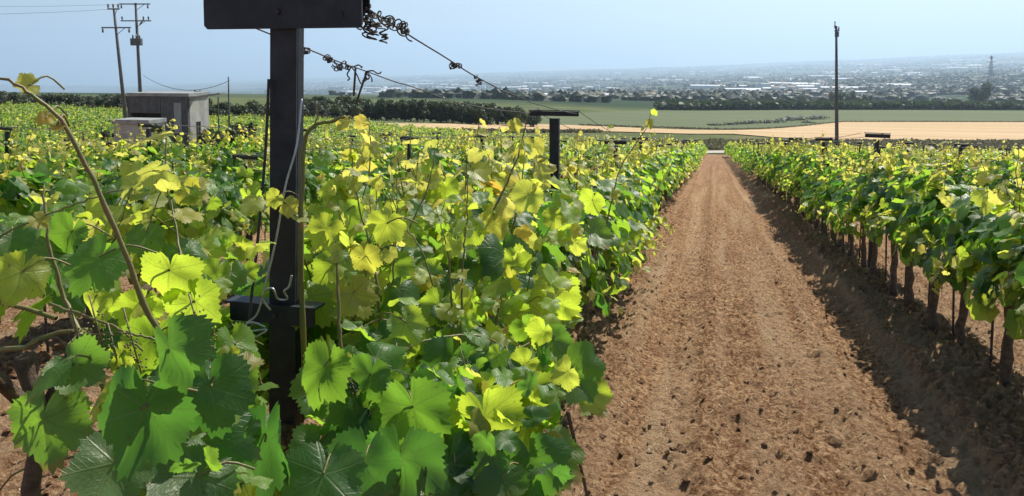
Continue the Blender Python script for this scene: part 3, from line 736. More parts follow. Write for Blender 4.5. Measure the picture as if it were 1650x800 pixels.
def shoot(root, pts, r0, r1, mat='cane', nleaf=0, seed=0, lsz=.03):
    P = smooth_path(P3(*pts), 30)-np.array(root.location); r = np.random.default_rng(seed)
    P[1:-1] += r.normal(0, .0012, (28, 3))
    R = np.linspace(r0, r1, 30); R[::5] *= 1.22
    MB().tube(P, R, 7).build('cane', M[mat], root, True)
    if nleaf:
        i = r.integers(4, 30, nleaf); m = nleaf
        leaves_mesh('young_leaves', T_MID, P[i]+r.normal(0, .012, (m, 3)), r.normal(0, .6, (m, 3))+np.array([0, -.4, .5]), r.normal(0, .7, (m, 3))+np.array([0, 0, -.4]), r.uniform(.5, 1.1, m)*lsz,
                    np.stack([r.uniform(.65, 1, m), r.random(m), (r.random(m) < .25)*r.random(m)*.5], 1), M['leaf'], r, root)
shoot(v1, [(268, 560, 1.10), (248, 520, 1.08), (205, 420, 1.05), (165, 320, 1.03), (120, 235, 1.01), (85, 180, 1.0), (45, 150, .99), (10, 130, .98), (-40, 128, .98)], .0042, .0014)
shoot(v1, [(-20, 395, 1.2), (30, 365, 1.2), (90, 342, 1.2), (150, 320, 1.2), (200, 305, 1.2)], .0016, .0010)
shoot(v1, [(190, 690, 1.15), (150, 590, 1.15), (112, 500, 1.2), (88, 430, 1.2), (75, 365, 1.2), (70, 300, 1.22)], .0048, .0016, nleaf=4, seed=3)
shoot(v1, [(80, 490, 1.15), (140, 510, 1.12), (200, 535, 1.1), (265, 552, 1.1)], .0022, .0014)
shoot(v1, [(290, 640, 1.3), (300, 500, 1.4), (285, 380, 1.5), (270, 300, 1.55)], .004, .0014, nleaf=5, seed=4)
shoot(v2, [(498, 660, 2.02), (488, 560, 2.0), (486, 400, 1.96), (487, 300, 1.95), (492, 225, 1.94), (508, 202, 1.93), (535, 196, 1.93), (556, 188, 1.93)], .0075, .0035, nleaf=3, seed=8)
shoot(v2, [(508, 202, 1.93), (512, 180, 1.93), (505, 165, 1.93)], .002, .001)
shoot(v2, [(728, 520, 2.6), (752, 440, 2.6), (785, 360, 2.62), (815, 300, 2.65), (838, 240, 2.68), (850, 186, 2.7)], .006, .0016, nleaf=7, seed=9, lsz=.035)
shoot(v2, [(800, 520, 2.9), (815, 420, 2.9), (838, 310, 2.9), (846, 240, 2.9)], .005, .0015, nleaf=5, seed=10, lsz=.035)
shoot(v2, [(552, 700, 1.7), (550, 600, 1.72), (545, 480, 1.75), (541, 390, 1.78)], .0062, .002, nleaf=6, seed=11)
shoot(v2, [(612, 520, 2.1), (602, 420, 2.15), (575, 320, 2.2), (565, 225, 2.25)], .0045, .0013, nleaf=8, seed=12, lsz=.04)
shoot(v2, [(660, 560, 2.2), (640, 460, 2.25), (655, 380, 2.3), (690, 300, 2.35), (702, 235, 2.4)], .004, .0012, nleaf=6, seed=13, lsz=.035)
shoot(v2, [(960, 420, 3.6), (985, 330, 3.6), (1000, 270, 3.6), (1040, 210, 3.6), (1048, 182, 3.6)], .004, .0012, nleaf=8, seed=14, lsz=.035)
shoot(v2, [(590, 650, 1.8), (660, 560, 1.9), (760, 540, 2.0), (830, 560, 2.1), (890, 530, 2.2)], .0035, .0015, nleaf=3, seed=15)
_r = np.random.default_rng(321)
for k in range(27):
    px = _r.uniform(505, 900) if k < 18 else _r.uniform(120, 400); z_ = _r.uniform(2.0, 3.0) if k < 18 else _r.uniform(1.4, 2.0); y1 = _r.uniform(235, 330)+(40 if k >= 18 else 0); dx = _r.normal(0, 38)
    shoot(v2 if k < 18 else v1, [(px, _r.uniform(480, 580), z_), (px+dx*.3, 420, z_), (px+dx*.7, (y1+420)/2, z_+.02), (px+dx+_r.normal(0, 8), y1, z_+.03)], .0030, .0009, nleaf=int(_r.integers(4, 9)), seed=40+k, lsz=.034)
def buds(root, px, py, zc, n, seed):
    r = np.random.default_rng(seed); c = at(px, py, zc)-np.array(root.location); mb = MB(); k = math.sqrt(3)
    ax = np.array([.02, 0, -.07])
    for i in range(n):
        t = r.random(); p = c+ax*t+r.normal(0, .010*(1-t*.6), 3); q = .0022
        mb.add(p+q*np.array([(1,0,0),(-1,0,0),(0,1,0),(0,-1,0),(0,0,1),(0,0,-1)]), [(0,2,4),(2,1,4),(1,3,4),(3,0,4),(2,0,5),(1,2,5),(3,1,5),(0,3,5)])
    mb.tube([c-ax*.3, c+ax], .0015, 4); mb.build('flower_cluster', M['cane'], root, True)
for i_, (a, b, c) in enumerate([(150, 500, 1.1), (205, 520, 1.08), (180, 545, 1.1), (310, 495, 1.2), (330, 530, 1.2), (120, 520, 1.12)]): buds(v1, a, b, c, 45, i_)
for i_, (a, b, c) in enumerate([(745, 575, 1.8), (560, 590, 1.6), (870, 540, 2.1), (660, 505, 2.0)]): buds(v2, a, b, c, 45, 20+i_)
trunk_mb(np.random.default_rng(78), .9, (-.12, .05), .022).build('trunk', M['bark'], v2, True)
b0 = ground_hit(958, 815); o = MB().tube([(b0[0], b0[1], b0[2]-.1), tuple(at(915, 665, 2.15))], .006, 6).build('support_stick', M['tbark'], None, True)
tag(o, 'thin brown stick leaning up into the leaves at the left edge of the track', 'stick')

# ------------------------------------------------------------------ loose clods and bits of straw
def scatter_clods(name, n, label, kind, size, mat, xr, yr, feet):
    r = np.random.default_rng(9); V0 = np.array([(1,0,0),(-1,0,0),(0,1,0),(0,-1,0),(0,0,1),(0,0,-1),(.6,.6,.6),(-.6,.6,.5),(.6,-.6,.5),(-.6,-.6,.6)])
    F0 = np.array([(0,2,6),(2,4,6),(4,0,6),(2,1,7),(1,4,7),(4,2,7),(0,4,8),(4,3,8),(3,0,8),(1,3,9),(3,4,9),(4,1,9),(2,0,5),(1,2,5),(3,1,5),(0,3,5)])
    y = yr[0]+(yr[1]-yr[0])*r.random(n)**1.9; x = r.uniform(*xr, n)
    if feet: 
        m = r.random(n) < .6; x = np.where(m, RX1+RS*r.integers(-2, 2, n)+r.normal(0, .38, n), x)
    s = size[0]+(size[1]-size[0])*r.random(n)**6; z = terr(x, y)+soil_relief(x, y)
    V = V0[None]*r.uniform(.6, 1.3, (n, 10, 3))*s[:, None, None]*np.array([1, 1, .6])
    V += np.stack([x, y, z], 1)[:, None]; f = (F0[None]+(np.arange(n)*10)[:, None, None]).reshape(-1, 3)
    o = np_mesh(name, V.reshape(-1, 3), [f], mat, smooth=False); tag(o, label, kind, kind='stuff')
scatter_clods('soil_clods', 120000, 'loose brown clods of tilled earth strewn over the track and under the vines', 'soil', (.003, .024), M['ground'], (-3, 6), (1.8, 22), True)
M['straw'] = simple('dry_straw', (.42, .33, .20), .9, 0, .3, 20, 0, (.58, .48, .32))
r = np.random.default_rng(19); n = 1300
y = 1.8+14*r.random(n)**1.8; x = r.uniform(-3, 6, n); z = terr(x, y)+soil_relief(x, y)+.006; a = r.uniform(0, PI, n); L = r.uniform(.006, .02, n)
dx, dy = np.cos(a)*L, np.sin(a)*L; wx, wy = -np.sin(a)*.0022, np.cos(a)*.0022
V = np.stack([np.stack([x-dx+wx*k, y-dy+wy*k, z], 1) if e == 0 else np.stack([x+dx+wx*k, y+dy+wy*k, z+.006], 1) for e, k in ((0, -1), (0, 1), (1, 1), (1, -1))], 1)
o = np_mesh('straw_litter', V.reshape(-1, 3), [(np.arange(4)[None]+(np.arange(n)*4)[:, None])], M['straw'], smooth=False); tag(o, 'pale scraps of dry straw scattered over the brown track', 'litter', kind='stuff')

# ------------------------------------------------------------------ cabin and cistern
def zfor(x, y, py):
    lo, hi = -60, 80
    for _ in range(40):
        m = (lo+hi)/2
        if proj((x, y, m))[1] > py: lo = m
        else: hi = m
    return lo
def place(px, zc):
    p = at(px, 200, zc); return p[0], p[1], tz(p[0], p[1])
cx, cy, cz = place(303, 40)
cab = empty('stone_cabin', (cx, cy, cz), rad(4), 'small flat-roofed grey stone cabin standing among the vines by the trees', 'cabin')
W_, D_, H_ = 5.9, 3.1, 3.35
mb = MB(); tk = .3
mb.box((-1.3, tk/2, H_/2-.3), (2.6, tk, H_+.6))                                   # front, plain part
mb.box((-W_+.15, tk/2+.0, H_/2-.3), (.3, tk, H_+.6)); mb.box((-4.15-.02, tk/2, H_-.35), (3.04, tk-.01, .7))
mb.box((-W_+.15, D_/2+tk/2, H_/2-.3), (.3-.006, D_-tk, H_+.6-.01)); mb.box((-W_/2, D_-.15, H_/2-.3), (W_-.62, .3, H_+.6-.01))
mb.build('wall', M['stone_shaded'], cab)
mb = MB()                                                                          # sunlit end with its window, sunlight partly put into the paler wall colour
ww = D_; y0 = tk+.005
for (a, b, z0, z1) in ((y0, 1.15, -.6, H_), (1.85, ww, -.6, H_), (1.15, 1.85, -.6, .95), (1.15, 1.85, 2.25, H_)): mb.box((-.14, (a+b)/2, (z0+z1)/2), (.28, b-a, z1-z0))
mb.build('end_wall', M['render'], cab)
wn_ = MB(); wn_.box((-.16, 1.5, 1.6), (.04, .7, 1.3)); wf = wn_.build('window', M['opening'], cab)
mb = MB(); mb.box((-.05, 1.5, 1.6), (.05, .04, 1.28)); mb.box((.02, 1.5, .92), (.12, .8, .06)); mb.build('sill', M['concrete'], wf)
MB().box((-4.15, .9, 1.3), (2.9, .05, 3.2)).build('doorway', M['opening'], cab)
mb = MB(); mb.box((-W_/2+.1, D_/2, H_+.09), (W_+.14, D_+.12, .14)); ro = mb.build('roof', M['concrete'], cab)
MB().box((1.55, .55, H_+.06), (3.0, .9, .07), Matrix.Rotation(rad(-4), 3, 'Y')).build('awning_plank', M['concrete'], ro)
MB().tube([(2.7, .3, -.4), (2.75, .3, H_)], .05, 6).build('awning_prop', M['polewood'], ro)
MB().box((-.95, -.02, 1.6), (.7, .035, H_*.9)).build('render_patch', M['concrete'], cab)
cab.scale = (.59, .62, (zfor(cx, cy, 150)-cz)/3.53)
cx, cy, cz = place(239, 36.5)
hut = empty('concrete_cistern', (cx, cy, cz), rad(4), 'low square concrete box with a flat lid in front of the cabin', 'cistern')
MB().box((-1.4, .95, .55), (2.8, 1.9, 2.3)).build('wall', M['render'], hut, bevel=.02)
MB().box((-1.4, .95, 1.77), (2.98, 2.08, .13)).build('lid', M['concrete'], hut, bevel=.02)
MB().box((-2.0, .0, .9), (.5, .04, .6)).build('hatch', M['steel'], hut)
hut.scale = (.66, .66, (zfor(cx, cy, 194)-cz)/1.83)

# ------------------------------------------------------------------ poles and lines
def upole(pxb, zc, ptop, pxt, label, arms, r0, name='utility_pole', extras=None):
    x, y, z = place(pxb, zc); top = zfor(x, y, ptop)-z; sc = zc/F
    lean = (pxt-pxb)*sc; rt = empty(name, (x, y, z), YAW, label, 'pole', 'utility poles')
    def pt(h, dx=0, dy=0): return (lean*h/top+dx, dy, h)
    MB().tube([pt(-.5), pt(top*.5), pt(top)], [r0*1.15, r0*.9, r0*.62], 10).build('shaft', M['polewood'], rt, True)
    for (py, l, rr, ins, above) in arms:
        h = zfor(x, y, py)-z
        a = MB(); a.box(pt(h, (l+rr)/2*sc, -.12), (abs(rr-l)*sc, .10, .12)); 
        arm = a.build('crossarm', M['steel'], rt)
        MB().tube([pt(h-.7, 0, -.1), pt(h-.05, (rr*.6)*sc, -.1)], .03, 5).build('brace', M['steel'], arm)
        for q in ins:
            s = 1 if above else -1; b = pt(h, q*sc, -.12)
            mb = MB(); P = np.array([b, (b[0], b[1], b[2]+s*.1), (b[0], b[1], b[2]+s*.18), (b[0], b[1], b[2]+s*.26), (b[0], b[1], b[2]+s*.34), (b[0], b[1], b[2]+s*.42), (b[0], b[1], b[2]+s*.48)])
            mb.tube(P, [.03, .03, .10, .06, .11, .06, .04], 8); mb.build('insulator', M['ceramic'], arm, True)
    return rt, pt, x, y, z, top, sc
A = upole(205, 72, 14, 190, 'tall wooden utility pole with two crossarms, left of the taller pole behind the cabin', [(15, -9, 10, (-8, 0, 8), True), (45, -22, 25, (-20, 22), False)], .17)
B = upole(229, 82, 5, 225, 'tall utility pole with two crossarms and a transformer, rising behind the stone cabin', [(7, -25, 24, (-22, 20), False), (34, -24, 24, (-22, 12, 20), True)], .19)
rt, pt, x, y, z, top, sc = B; h = zfor(x, y, 68)-z
mb = MB(); mb.box(pt(h, 0, -.25), (1.1, .5, .75)); tr_ = mb.build('transformer', M['steel'], rt, bevel=.04)
for q in (-.35, 0, .35): MB().tube([pt(h+.35, q, -.25), pt(h+.5, q, -.25), pt(h+.75, q, -.25)], [.05, .09, .05], 7).build('bushing', M['ceramic'], tr_, True)
mb = MB(); mb.tube([pt(h+1.8, .35, -.1), pt(h+2.3, .8, -.15)], .07, 6).build('cutout_fuse', M['ceramic'], rt)
C = upole(369, 70, 124, 370, 'thin short pole standing in the bushes right of the cabin', [], .09)
R_ = upole(1350, 92, 42, 1343, 'lone slim utility pole in the vineyard right of the track', [(50, -4, 4, (), True)], .20)
rt, pt, x, y, z, top, sc = R_
for dx, hh, l in ((-.2, top-.4, .9), (.25, top-.6, .5)): MB().tube([pt(hh, dx*.7, -.1), pt(hh+.2, dx, -.1), pt(hh+l*.7, dx, -.1), pt(hh+l, dx, -.1)], [.04, .11, .05, .09], 7).build('insulator', M['ceramic'], rt, True)
MB().box(pt(top-1.0, 0, -.15), (.42, .2, .6)).build('switch_box', M['steel'], rt)
def wire(a, b, s, label, r=.012): tag(MB().tube(sag(a, b, s, 30), r, 4, False).build('power_line', M['rust']), label, 'power line', 'overhead power lines')
Bt = lambda py, dx: np.array(at(227+dx, py, 82))
wire(Bt(122, 4), at(370, 130, 70), 1.2, 'sagging cable from the transformer pole down to the short pole right of the cabin', .025)
wire(at(182, 15, 72), at(-700, -35, 95), 2.0, 'thin overhead line leaving the top of the left utility pole', .012)
wire(at(204, 7, 82), at(-700, -50, 110), 2.0, 'thin overhead line leaving the top of the transformer pole to the left', .012)

# ------------------------------------------------------------------ trees
def crown_mesh(name, rng, w, h, base, n, leaf, mat, parent, nb=14, sq=.8):
    c = []
    for i in range(nb):
        a = rng.uniform(0, 2*PI); rr = w*.5*math.sqrt(rng.random())*.72; t = rng.random()
        c.append((rr*math.cos(a), rr*math.sin(a), base+h*(.12+.70*t*(1-.45*rr/(w*.5))), w*rng.uniform(.15, .27)))
    c = np.array(c); k = rng.integers(0, nb, n); d = rng.normal(0, 1, (n, 3)); d /= np.linalg.norm(d, axis=1)[:, None]
    rr = rng.uniform(.45, 1.08, n)[:, None]; P = c[k, :3]+d*c[k, 3:4]*rr*np.array([1, 1, sq]); P[:, 2] = np.maximum(P[:, 2], base*.7)
    N = d+rng.normal(0, .6, (n, 3)); D = rng.normal(0, 1, (n, 3)); return quad_leaves(name, P, N, D, leaf*rng.uniform(.6, 1.4, n), mat, parent)
def quad_leaves(name, P, N, D, S, mat, parent=None):
    N = N/np.linalg.norm(N, axis=1)[:, None]; D = D-N*(D*N).sum(1)[:, None]; D /= np.linalg.norm(D, axis=1)[:, None]+1e-9; X = np.cross(D, N)
    q = np.array([(-.5, -.6), (.6, -.4), (.35, .6), (-.55, .45)])
    V = P[:, None]+S[:, None, None]*(q[None, :, 0:1]*X[:, None]+q[None, :, 1:2]*D[:, None])
    return np_mesh(name, V.reshape(-1, 3), [np.arange(4)[None]+(np.arange(len(P))*4)[:, None]], mat, parent, smooth=False)
def make_tree(rng, w, h, mat, label, grp, loc, n=1500, leaf=.3, cat='tree'):
    r = empty('tree', loc, 0, label, cat, grp); b = h*.08
    mb = MB(); mb.tube([(0, 0, -.4), (.05, 0, b), (.1, .05, h*.5), (.1, 0, h*.8)], [w*.05, w*.038, w*.022, .03], 7)
    for i in range(6):
        a = i*1.05+rng.random(); mb.tube([(.05, 0, b*rng.uniform(.9, 1.8)), (math.cos(a)*w*.2, math.sin(a)*w*.2, h*.45), (math.cos(a)*w*.36, math.sin(a)*w*.36, h*.68)], [w*.022, w*.014, .02], 5)
    mb.build('trunk', M['tbark'], r, True); crown_mesh('crown', rng, w, h, b*.7, n, leaf, mat, r); return r
rt_ = np.random.default_rng(31)
protos = {}
def put_tree(kind, px, zc, ytop, label, grp, wide=1.0):
    x, y, z = place(px, zc); h = max(1.0, zfor(x, y, ytop)-z)
    specs = {'olive': (4.6, 4.6, M['crown2'], 2000, .27), 'dark': (5.2, 5.6, M['crown'], 2300, .28), 'tall': (4.2, 6.6, M['crown'], 2200, .3)}
    w, H, mat, n, lf = specs[kind]; L = protos.setdefault(kind, [])
    if len(L) < 3:
        o = make_tree(np.random.default_rng(900+len(L)+ord(kind[0])), w, H, mat, label, grp, (x, y, z), n, lf); L.append(o)
    else: o = dup(L[rt_.integers(3)], (x, y, z), rt_.uniform(0, 6.28), label, grp)
    k = h/H; o.scale = (k*wide*rt_.uniform(.9, 1.15), k*wide*rt_.uniform(.9, 1.15), k); return o
px = -25; i_ = 0; k_ = -1
while px < 205:
    put_tree('olive' if i_ % 3 else 'dark', px, 128+rt_.uniform(-3, 3), 145+rt_.uniform(-3, 6), ('%s tree from the left in the front line closing the far left vineyard' % ORD[k_]) if k_ >= 0 else 'low dark tree cut by the left edge of the picture', 'trees left of the cabin', 1.15); k_ += px > -8; px += rt_.uniform(15, 24); i_ += 1
px = -20
while px < 215: put_tree('dark', px, 140+rt_.uniform(-3, 3), 147+rt_.uniform(-2, 5), 'dark tree in the second line behind the trees closing the far left vineyard', 'trees left of the cabin', 1.1); px += rt_.uniform(20, 30)
for px, zc, yt, k in ((280, 120, 139, 'tall'), (315, 122, 141, 'dark'), (262, 124, 147, 'dark'), (340, 118, 150, 'dark')): put_tree(k, px, zc, yt, 'tree with its crown showing just above the cabin roof', 'trees behind the cabin')
px = 356; k_ = 0
while px < 560: put_tree('dark' if rt_.random() < .6 else 'olive', px, 118+(px-356)*.12, 156+rt_.uniform(-5, 5) + (4 if px > 430 else 0), '%s dark bushy tree in the line running right from the cabin' % ORD[min(k_, 15)], 'trees right of the cabin', 1.1); k_ += 1; px += rt_.uniform(16, 26)
for x0, dz in ((486, 0), (494, 10)):
    px = x0
    while px < 838: put_tree('tall' if rt_.random() < .65 else 'dark', px, 168+dz+rt_.uniform(-3, 3)+(px-500)*.02, 149+(px-486)*.030+rt_.uniform(-4, 4)+(8 if px > 800 else 0), 'dark slender tree in the long grove beyond the vineyard, behind the large post', 'trees of the grove beyond the vineyard', .95); px += rt_.uniform(9, 17)
put_tree('dark', 860, 172, 172, 'small dark bush-like tree just past the right end of the grove', None)
o = put_tree('dark', 1579, 640, 128, 'dark round tree standing alone on the plain near the right edge', None, .9)
for px, zc, yt in ((1350, 640, 139), (1372, 650, 144), (1395, 640, 150), (1290, 640, 152)): put_tree('dark', px, zc, yt, 'small dark tree rising behind the dark hedge on the right', 'trees behind the hedge')

# shrubs beside the cabin
def shrub(px, zc, ytop, w, label, mat='crown'):
    x, y, z = place(px, zc); h = max(.6, zfor(x, y, ytop)-z); r = empty('shrub', (x, y, z), 0, label, 'shrub', 'shrubs round the cabin'); rr = np.random.default_rng(int(px*7))
    mb = MB()
    for i in range(7): a = i*.9; mb.tube([(0, 0, -.2), (math.cos(a)*w*.15, math.sin(a)*w*.15, h*.4), (math.cos(a)*w*.3, math.sin(a)*w*.3, h*.75)], [.03, .02, .01], 4)
    mb.build('stem', M['tbark'], r); crown_mesh('foliage', rr, w, h, h*.1, 900, .16, M[mat], r)
for px, zc, yt, w, lab in ((335, 38.5, 188, 1.3, 'low green shrub under the cabin end wall'), (358, 39.5, 182, 1.7, 'widest green shrub just right of the cabin'), (385, 41, 180, 1.6, 'green shrub right of the short thin pole'), (402, 42, 188, 1.2, 'rightmost low shrub by the cabin, near the large post'),
                          (262, 36.8, 184, 1.1, 'grey green shrub against the dark front of the cabin'), (180, 41, 190, 1.0, 'small shrub left of the cabin beside the utility pole')): shrub(px, zc, yt, w, lab)

# hedge on the right beyond the green field, scrub at the end of the track, woods and towns on the plain
def band(name, px0, px1, ybase, htpx, depth, n, leaf, mat, label, cat, hv=.5):
    r = np.random.default_rng(len(name)*3+n); a = ground_hit(px0, ybase(px0)); b = ground_hit(px1, ybase(px1)); zc = proj(a)[2]
    t = r.random(n); x0 = np.array([ground_hit(p, ybase(p))[:2] for p in np.linspace(px0, px1, 30)]); u = np.linspace(0, 1, 30)
    x = np.interp(t, u, x0[:, 0])+r.uniform(0, 1, n)*depth*.25; y = np.interp(t, u, x0[:, 1])+r.uniform(0, 1, n)*depth
    H = htpx*zc/F; loc = (1-hv)+hv*vnoise(x/(H*.7), y/(H*.9), 3)*1.4; z = terr(x, y)+H*loc*r.random(n)**.6
    quad_leaves(name, np.stack([x, y, z], 1), r.normal(0, 1, (n, 3))+np.array([0, 0, .4]), r.normal(0, 1, (n, 3)), leaf*r.uniform(.6, 1.5, n), M[mat]); o = bpy.data.objects[name]; tag(o, label, cat, kind='stuff')
band('tree_belt', 1052, 1750, lambda p: 177.5-.0*(p-1052), 14, 26, 26000, 1.5, 'crown', 'long dark belt of orchard trees beyond the green field', 'orchard', .45)
band('scrub', 960, 1760, lambda p: 241-.002*(p-960), 9, 24, 52000, .24, 'scrub', 'brown green scrub between the vines and the dry field', 'scrub', .7)
band('bank_scrub', 500, 960, lambda p: 214-.0*(p-960), 6, 4, 8000, .35, 'scrub', 'low scrub along the near edge of the dry field', 'scrub', .7)
band('field_edge_weeds', 930, 1700, lambda p: float(np.interp(p, [930, 1180, 1240, 1300, 1350, 1700], [203.5, 211, 209, 204, 197.7, 198])), 2.5, 3, 7000, .35, 'scrub', 'thin brown weedy strip between the green field and the dry field', 'weeds', .8)
r = np.random.default_rng(55); P = []; S = []
n = 0
hz = lambda px: 129-(px-450)*.042
while n < 620:
    px = r.uniform(430, 1700); t = r.random()**1.25; py = hz(px)+6+t*(166-hz(px)-6); gph = ground_hit(px, py)
    if gph is None or gph[1] < 520: continue
    k = r.integers(5, 30); ln = gph[1]*.055*r.uniform(.3, 1.3); a = r.normal(0, .25)
    u = r.uniform(-.5, .5, k)*ln; x = gph[0]+u*math.cos(a); y = gph[1]+u*math.sin(a)+r.normal(0, 12, k)*gph[1]/1500
    P.append(np.stack([x, y, terr(x, y)], 1)); S.append(r.uniform(3.0, 7.5, k)*(gph[1]/1500)**.35); n += 1
P = np.concatenate(P); S = np.concatenate(S); n = len(P)
a = np.linspace(0, 2*PI, 7)[:-1]; R1 = np.stack([np.cos(a), np.sin(a), np.full(6, .0)], 1); R2 = np.stack([np.cos(a+.4)*.85, np.sin(a+.4)*.85, np.full(6, .75)], 1); V0 = np.concatenate([R1, R2, [[0, 0, 1.15]]])
q4 = np.array([[i, (i+1) % 6, 6+(i+1) % 6, 6+i] for i in range(6)]); q3 = np.array([[6+i, 6+(i+1) % 6, 12] for i in range(6)])
V = V0[None]*r.uniform(.65, 1.35, (n, 13, 1))*S[:, None, None]*r.uniform(.8, 1.3, (n, 1, 3))+P[:, None]; off = (np.arange(n)*13)[:, None, None]
o = np_mesh('distant_woods', V.reshape(-1, 3), [(q4+off).reshape(-1, 4), (q3+off).reshape(-1, 3)], M['farwood'], smooth=False); tag(o, 'hazy dark patches of far trees and groves over the plain', 'woods', kind='stuff')

def gable(L, W, H, R, wm, rm, loc, label, nm='farm_building'):
    rt = empty(nm, loc, 0, label, 'building', 'far buildings on the plain')
    MB().box((0, 0, H/2-2), (L, W, H+4)).build('wall', M[wm], rt)
    mb = MB(); e = 1.03; V = [(-L/2*e, -W/2*e, H+.05), (L/2*e, -W/2*e, H+.05), (L/2*e, W/2*e, H+.05), (-L/2*e, W/2*e, H+.05), (-L/2*e, 0, H+R), (L/2*e, 0, H+R)]
    mb.add(V, [(3, 2, 1, 0), (0, 1, 5, 4), (2, 3, 4, 5), (1, 2, 5), (3, 0, 4)]); mb.build('roof', M[rm], rt); return rt
specs = [(42, 18, 6, 2.5, 'white_b', 'roof_b', 'pale low shed far off on the hazy plain'), (16, 11, 7, 2.5, 'white_b', 'tile_b', 'tiny pale house with a tiled roof far off on the hazy plain'), (95, 24, 5, 2, 'roof_b', 'roof_b', 'long pale greenhouse far off on the hazy plain'),
         (22, 16, 13, .6, 'white_b', 'roof_b', 'tiny pale block of flats far off on the hazy plain'), (150, 30, 6, 2.5, 'roof_b', 'roof_b', 'very long pale warehouse roof far off on the hazy plain')]
FB = [None]*5; n = 0; r = np.random.default_rng(88)
clusters = [(900, 142, 120, 4), (1020, 128, 140, 7), (1230, 135, 110, 10), (1180, 112, 160, 6), (1560, 104, 90, 5), (760, 136, 120, 7), (560, 128, 90, 6), (1440, 112, 90, 6), (1290, 150, 60, 5), (620, 147, 70, 4)]
while n < 285:
    if r.random() < .82: c = clusters[r.integers(len(clusters))]; px = r.normal(c[0], c[2]*.6); py = r.normal(c[1], c[3]*.8)
    else: px = r.uniform(440, 1660); py = r.uniform(hz(px)+5, 160)
    if not (430 < px < 1670) or py < hz(px)+4 or py > 160: continue
    gph = ground_hit(px, py)
    if gph is None or gph[1] < 600: continue
    far = gph[1] > 1800; k = r.choice([0, 1, 2, 3, 4], p=[.34, .28, .18, .12, .08] if far else [.4, .5, .1, 0, 0])
    s = specs[k]; loc = (gph[0], gph[1], tz(gph[0], gph[1])); rz = r.normal(.12, .35)+(PI/2 if r.random() < .12 else 0); f = r.uniform(.7, 1.3)*(1.35 if gph[1] > 4000 else 1)*(.6 if not far else 1)
    if FB[k] is None: FB[k] = o = gable(*s[:6], loc, s[6]); o.rotation_euler = (0, 0, rz)
    else: o = dup(FB[k], loc, rz, s[6])
    o.scale = (f, f, f); n += 1

# lattice pylon
x, y, z = place(1593, 900); H = zfor(x, y, 90)-z
py_ = empty('lattice_pylon', (x, y, z), YAW, 'tall steel lattice pylon on the plain near the right edge', 'pylon'); mb = MB(); lv = np.linspace(0, 1, 9)
wd = lambda t: (1-t)**1.2*3.6+.5
C4 = [(-1, -1), (1, -1), (1, 1), (-1, 1)]
for a_, b_ in C4: mb.tube([(a_*wd(t), b_*wd(t), H*t) for t in lv], .17, 4)
for t0, t1 in zip(lv[:-1], lv[1:]):
    for k in range(4):
        a_, b_ = C4[k], C4[(k+1) % 4]
        mb.tube([(a_[0]*wd(t0), a_[1]*wd(t0), H*t0), (b_[0]*wd(t1), b_[1]*wd(t1), H*t1)], .08, 3); mb.tube([(b_[0]*wd(t0), b_[1]*wd(t0), H*t0), (a_[0]*wd(t1), a_[1]*wd(t1), H*t1)], .08, 3)
mb.build('mast', M['steel'], py_)
for t, l in ((.74, 6), (.86, 5), (.96, 3.6)): MB().box((0, 0, H*t), (l*2, .5, .45)).build('crossarm', M['steel'], py_)

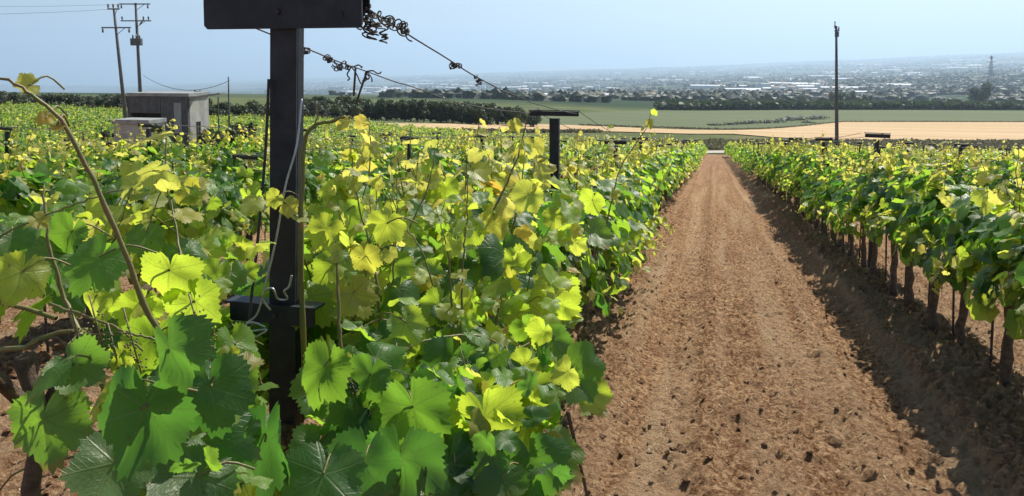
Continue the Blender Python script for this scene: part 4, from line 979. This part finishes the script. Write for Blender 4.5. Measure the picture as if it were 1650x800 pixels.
# rock heaps on the green field
r = np.random.default_rng(61)
def rockpile(px, py, wpx, label):
    g_ = ground_hit(px, py); zc = proj(g_)[2]; w = wpx*zc/F*1.05; rt = empty('rock_pile', (g_[0], g_[1], tz(g_[0], g_[1])), 0, label, 'rock pile', 'pale rock piles on the green field'); mb = MB(); V0_ = np.array([(1,0,0),(-1,0,0),(0,1,0),(0,-1,0),(0,0,1),(0,0,-1),(.6,.6,.6),(-.6,.6,.6),(.6,-.6,.6),(-.6,-.6,.6)])
    F0_ = [(0,2,6),(2,4,6),(4,0,6),(2,1,7),(1,4,7),(4,2,7),(0,4,8),(4,3,8),(3,0,8),(1,3,9),(3,4,9),(4,1,9),(2,0,5),(1,2,5),(3,1,5),(0,3,5)]
    for i in range(26):
        s = w*r.uniform(.05, .16); u = r.normal(0, .22, 2)*w; mb.add(V0_*r.uniform(.7, 1.2, (10, 3))*s+np.array([u[0], u[1], max(.1, w*.32*(1-2.2*abs(u[0])/w))*r.uniform(.5, 1)]), F0_)
    mb.build('boulders', M['rock'], rt); P = r.normal(0, 1, (260, 3))*np.array([.42, .42, .10])*w; P[:, 2] = np.abs(P[:, 2])
    quad_leaves('weeds', P, r.normal(0, 1, (260, 3)), r.normal(0, 1, (260, 3)), .32*r.uniform(.5, 1.3, 260), M['crown2'], rt)
rp = [(1152, 203, 12), (1176, 202, 14), (1194, 201, 13), (1211, 200, 20), (1236, 199, 18), (1252, 198, 18), (1270, 195, 22), (1289, 194, 20), (1311, 193, 18), (1322, 191, 15), (1300, 199, 12)]
for i_, (a_, b_, c_) in enumerate(rp): rockpile(a_, b_, c_, '%s pale rock pile from the left on the green field' % ORD[i_])

# ------------------------------------------------------------------ sea and air
m, nt, out = newmat('sea_water'); t = NT(nt); p = t.n('ShaderNodeBsdfPrincipled'); p.inputs['Base Color'].default_value = (.10, .20, .25, 1); p.inputs['Roughness'].default_value = .25
b = t.n('ShaderNodeBump'); b.inputs['Strength'].default_value = .08; t.l(t.noise(t.n('ShaderNodeTexCoord').outputs['Object'], .02, 4), b.inputs['Height']); t.l(b.outputs[0], p.inputs['Normal']); t.l(p.outputs[0], out.inputs[0])
V = np.array([(-80000, 12000, -480), (40000, 12000, -480), (40000, 76000, -480), (-80000, 76000, -480)], float)
o = np_mesh('sea', V, [np.array([[0, 1, 2, 3]])], m, smooth=False); tag(o, kind='structure')
m, nt, out = newmat('air_haze'); v = nt.nodes.new('ShaderNodeVolumePrincipled'); v.inputs['Density'].default_value = HAZE; v.inputs['Color'].default_value = (.62, .80, 1.0, 1); v.inputs['Anisotropy'].default_value = .35
nt.links.new(v.outputs[0], out.inputs['Volume'])
o = MB().box((-20000, 38000, -1100), (124000, 77000, 4000)).build('haze', m); tag(o, 'thin pale blue haze over the plain', 'haze', kind='stuff')
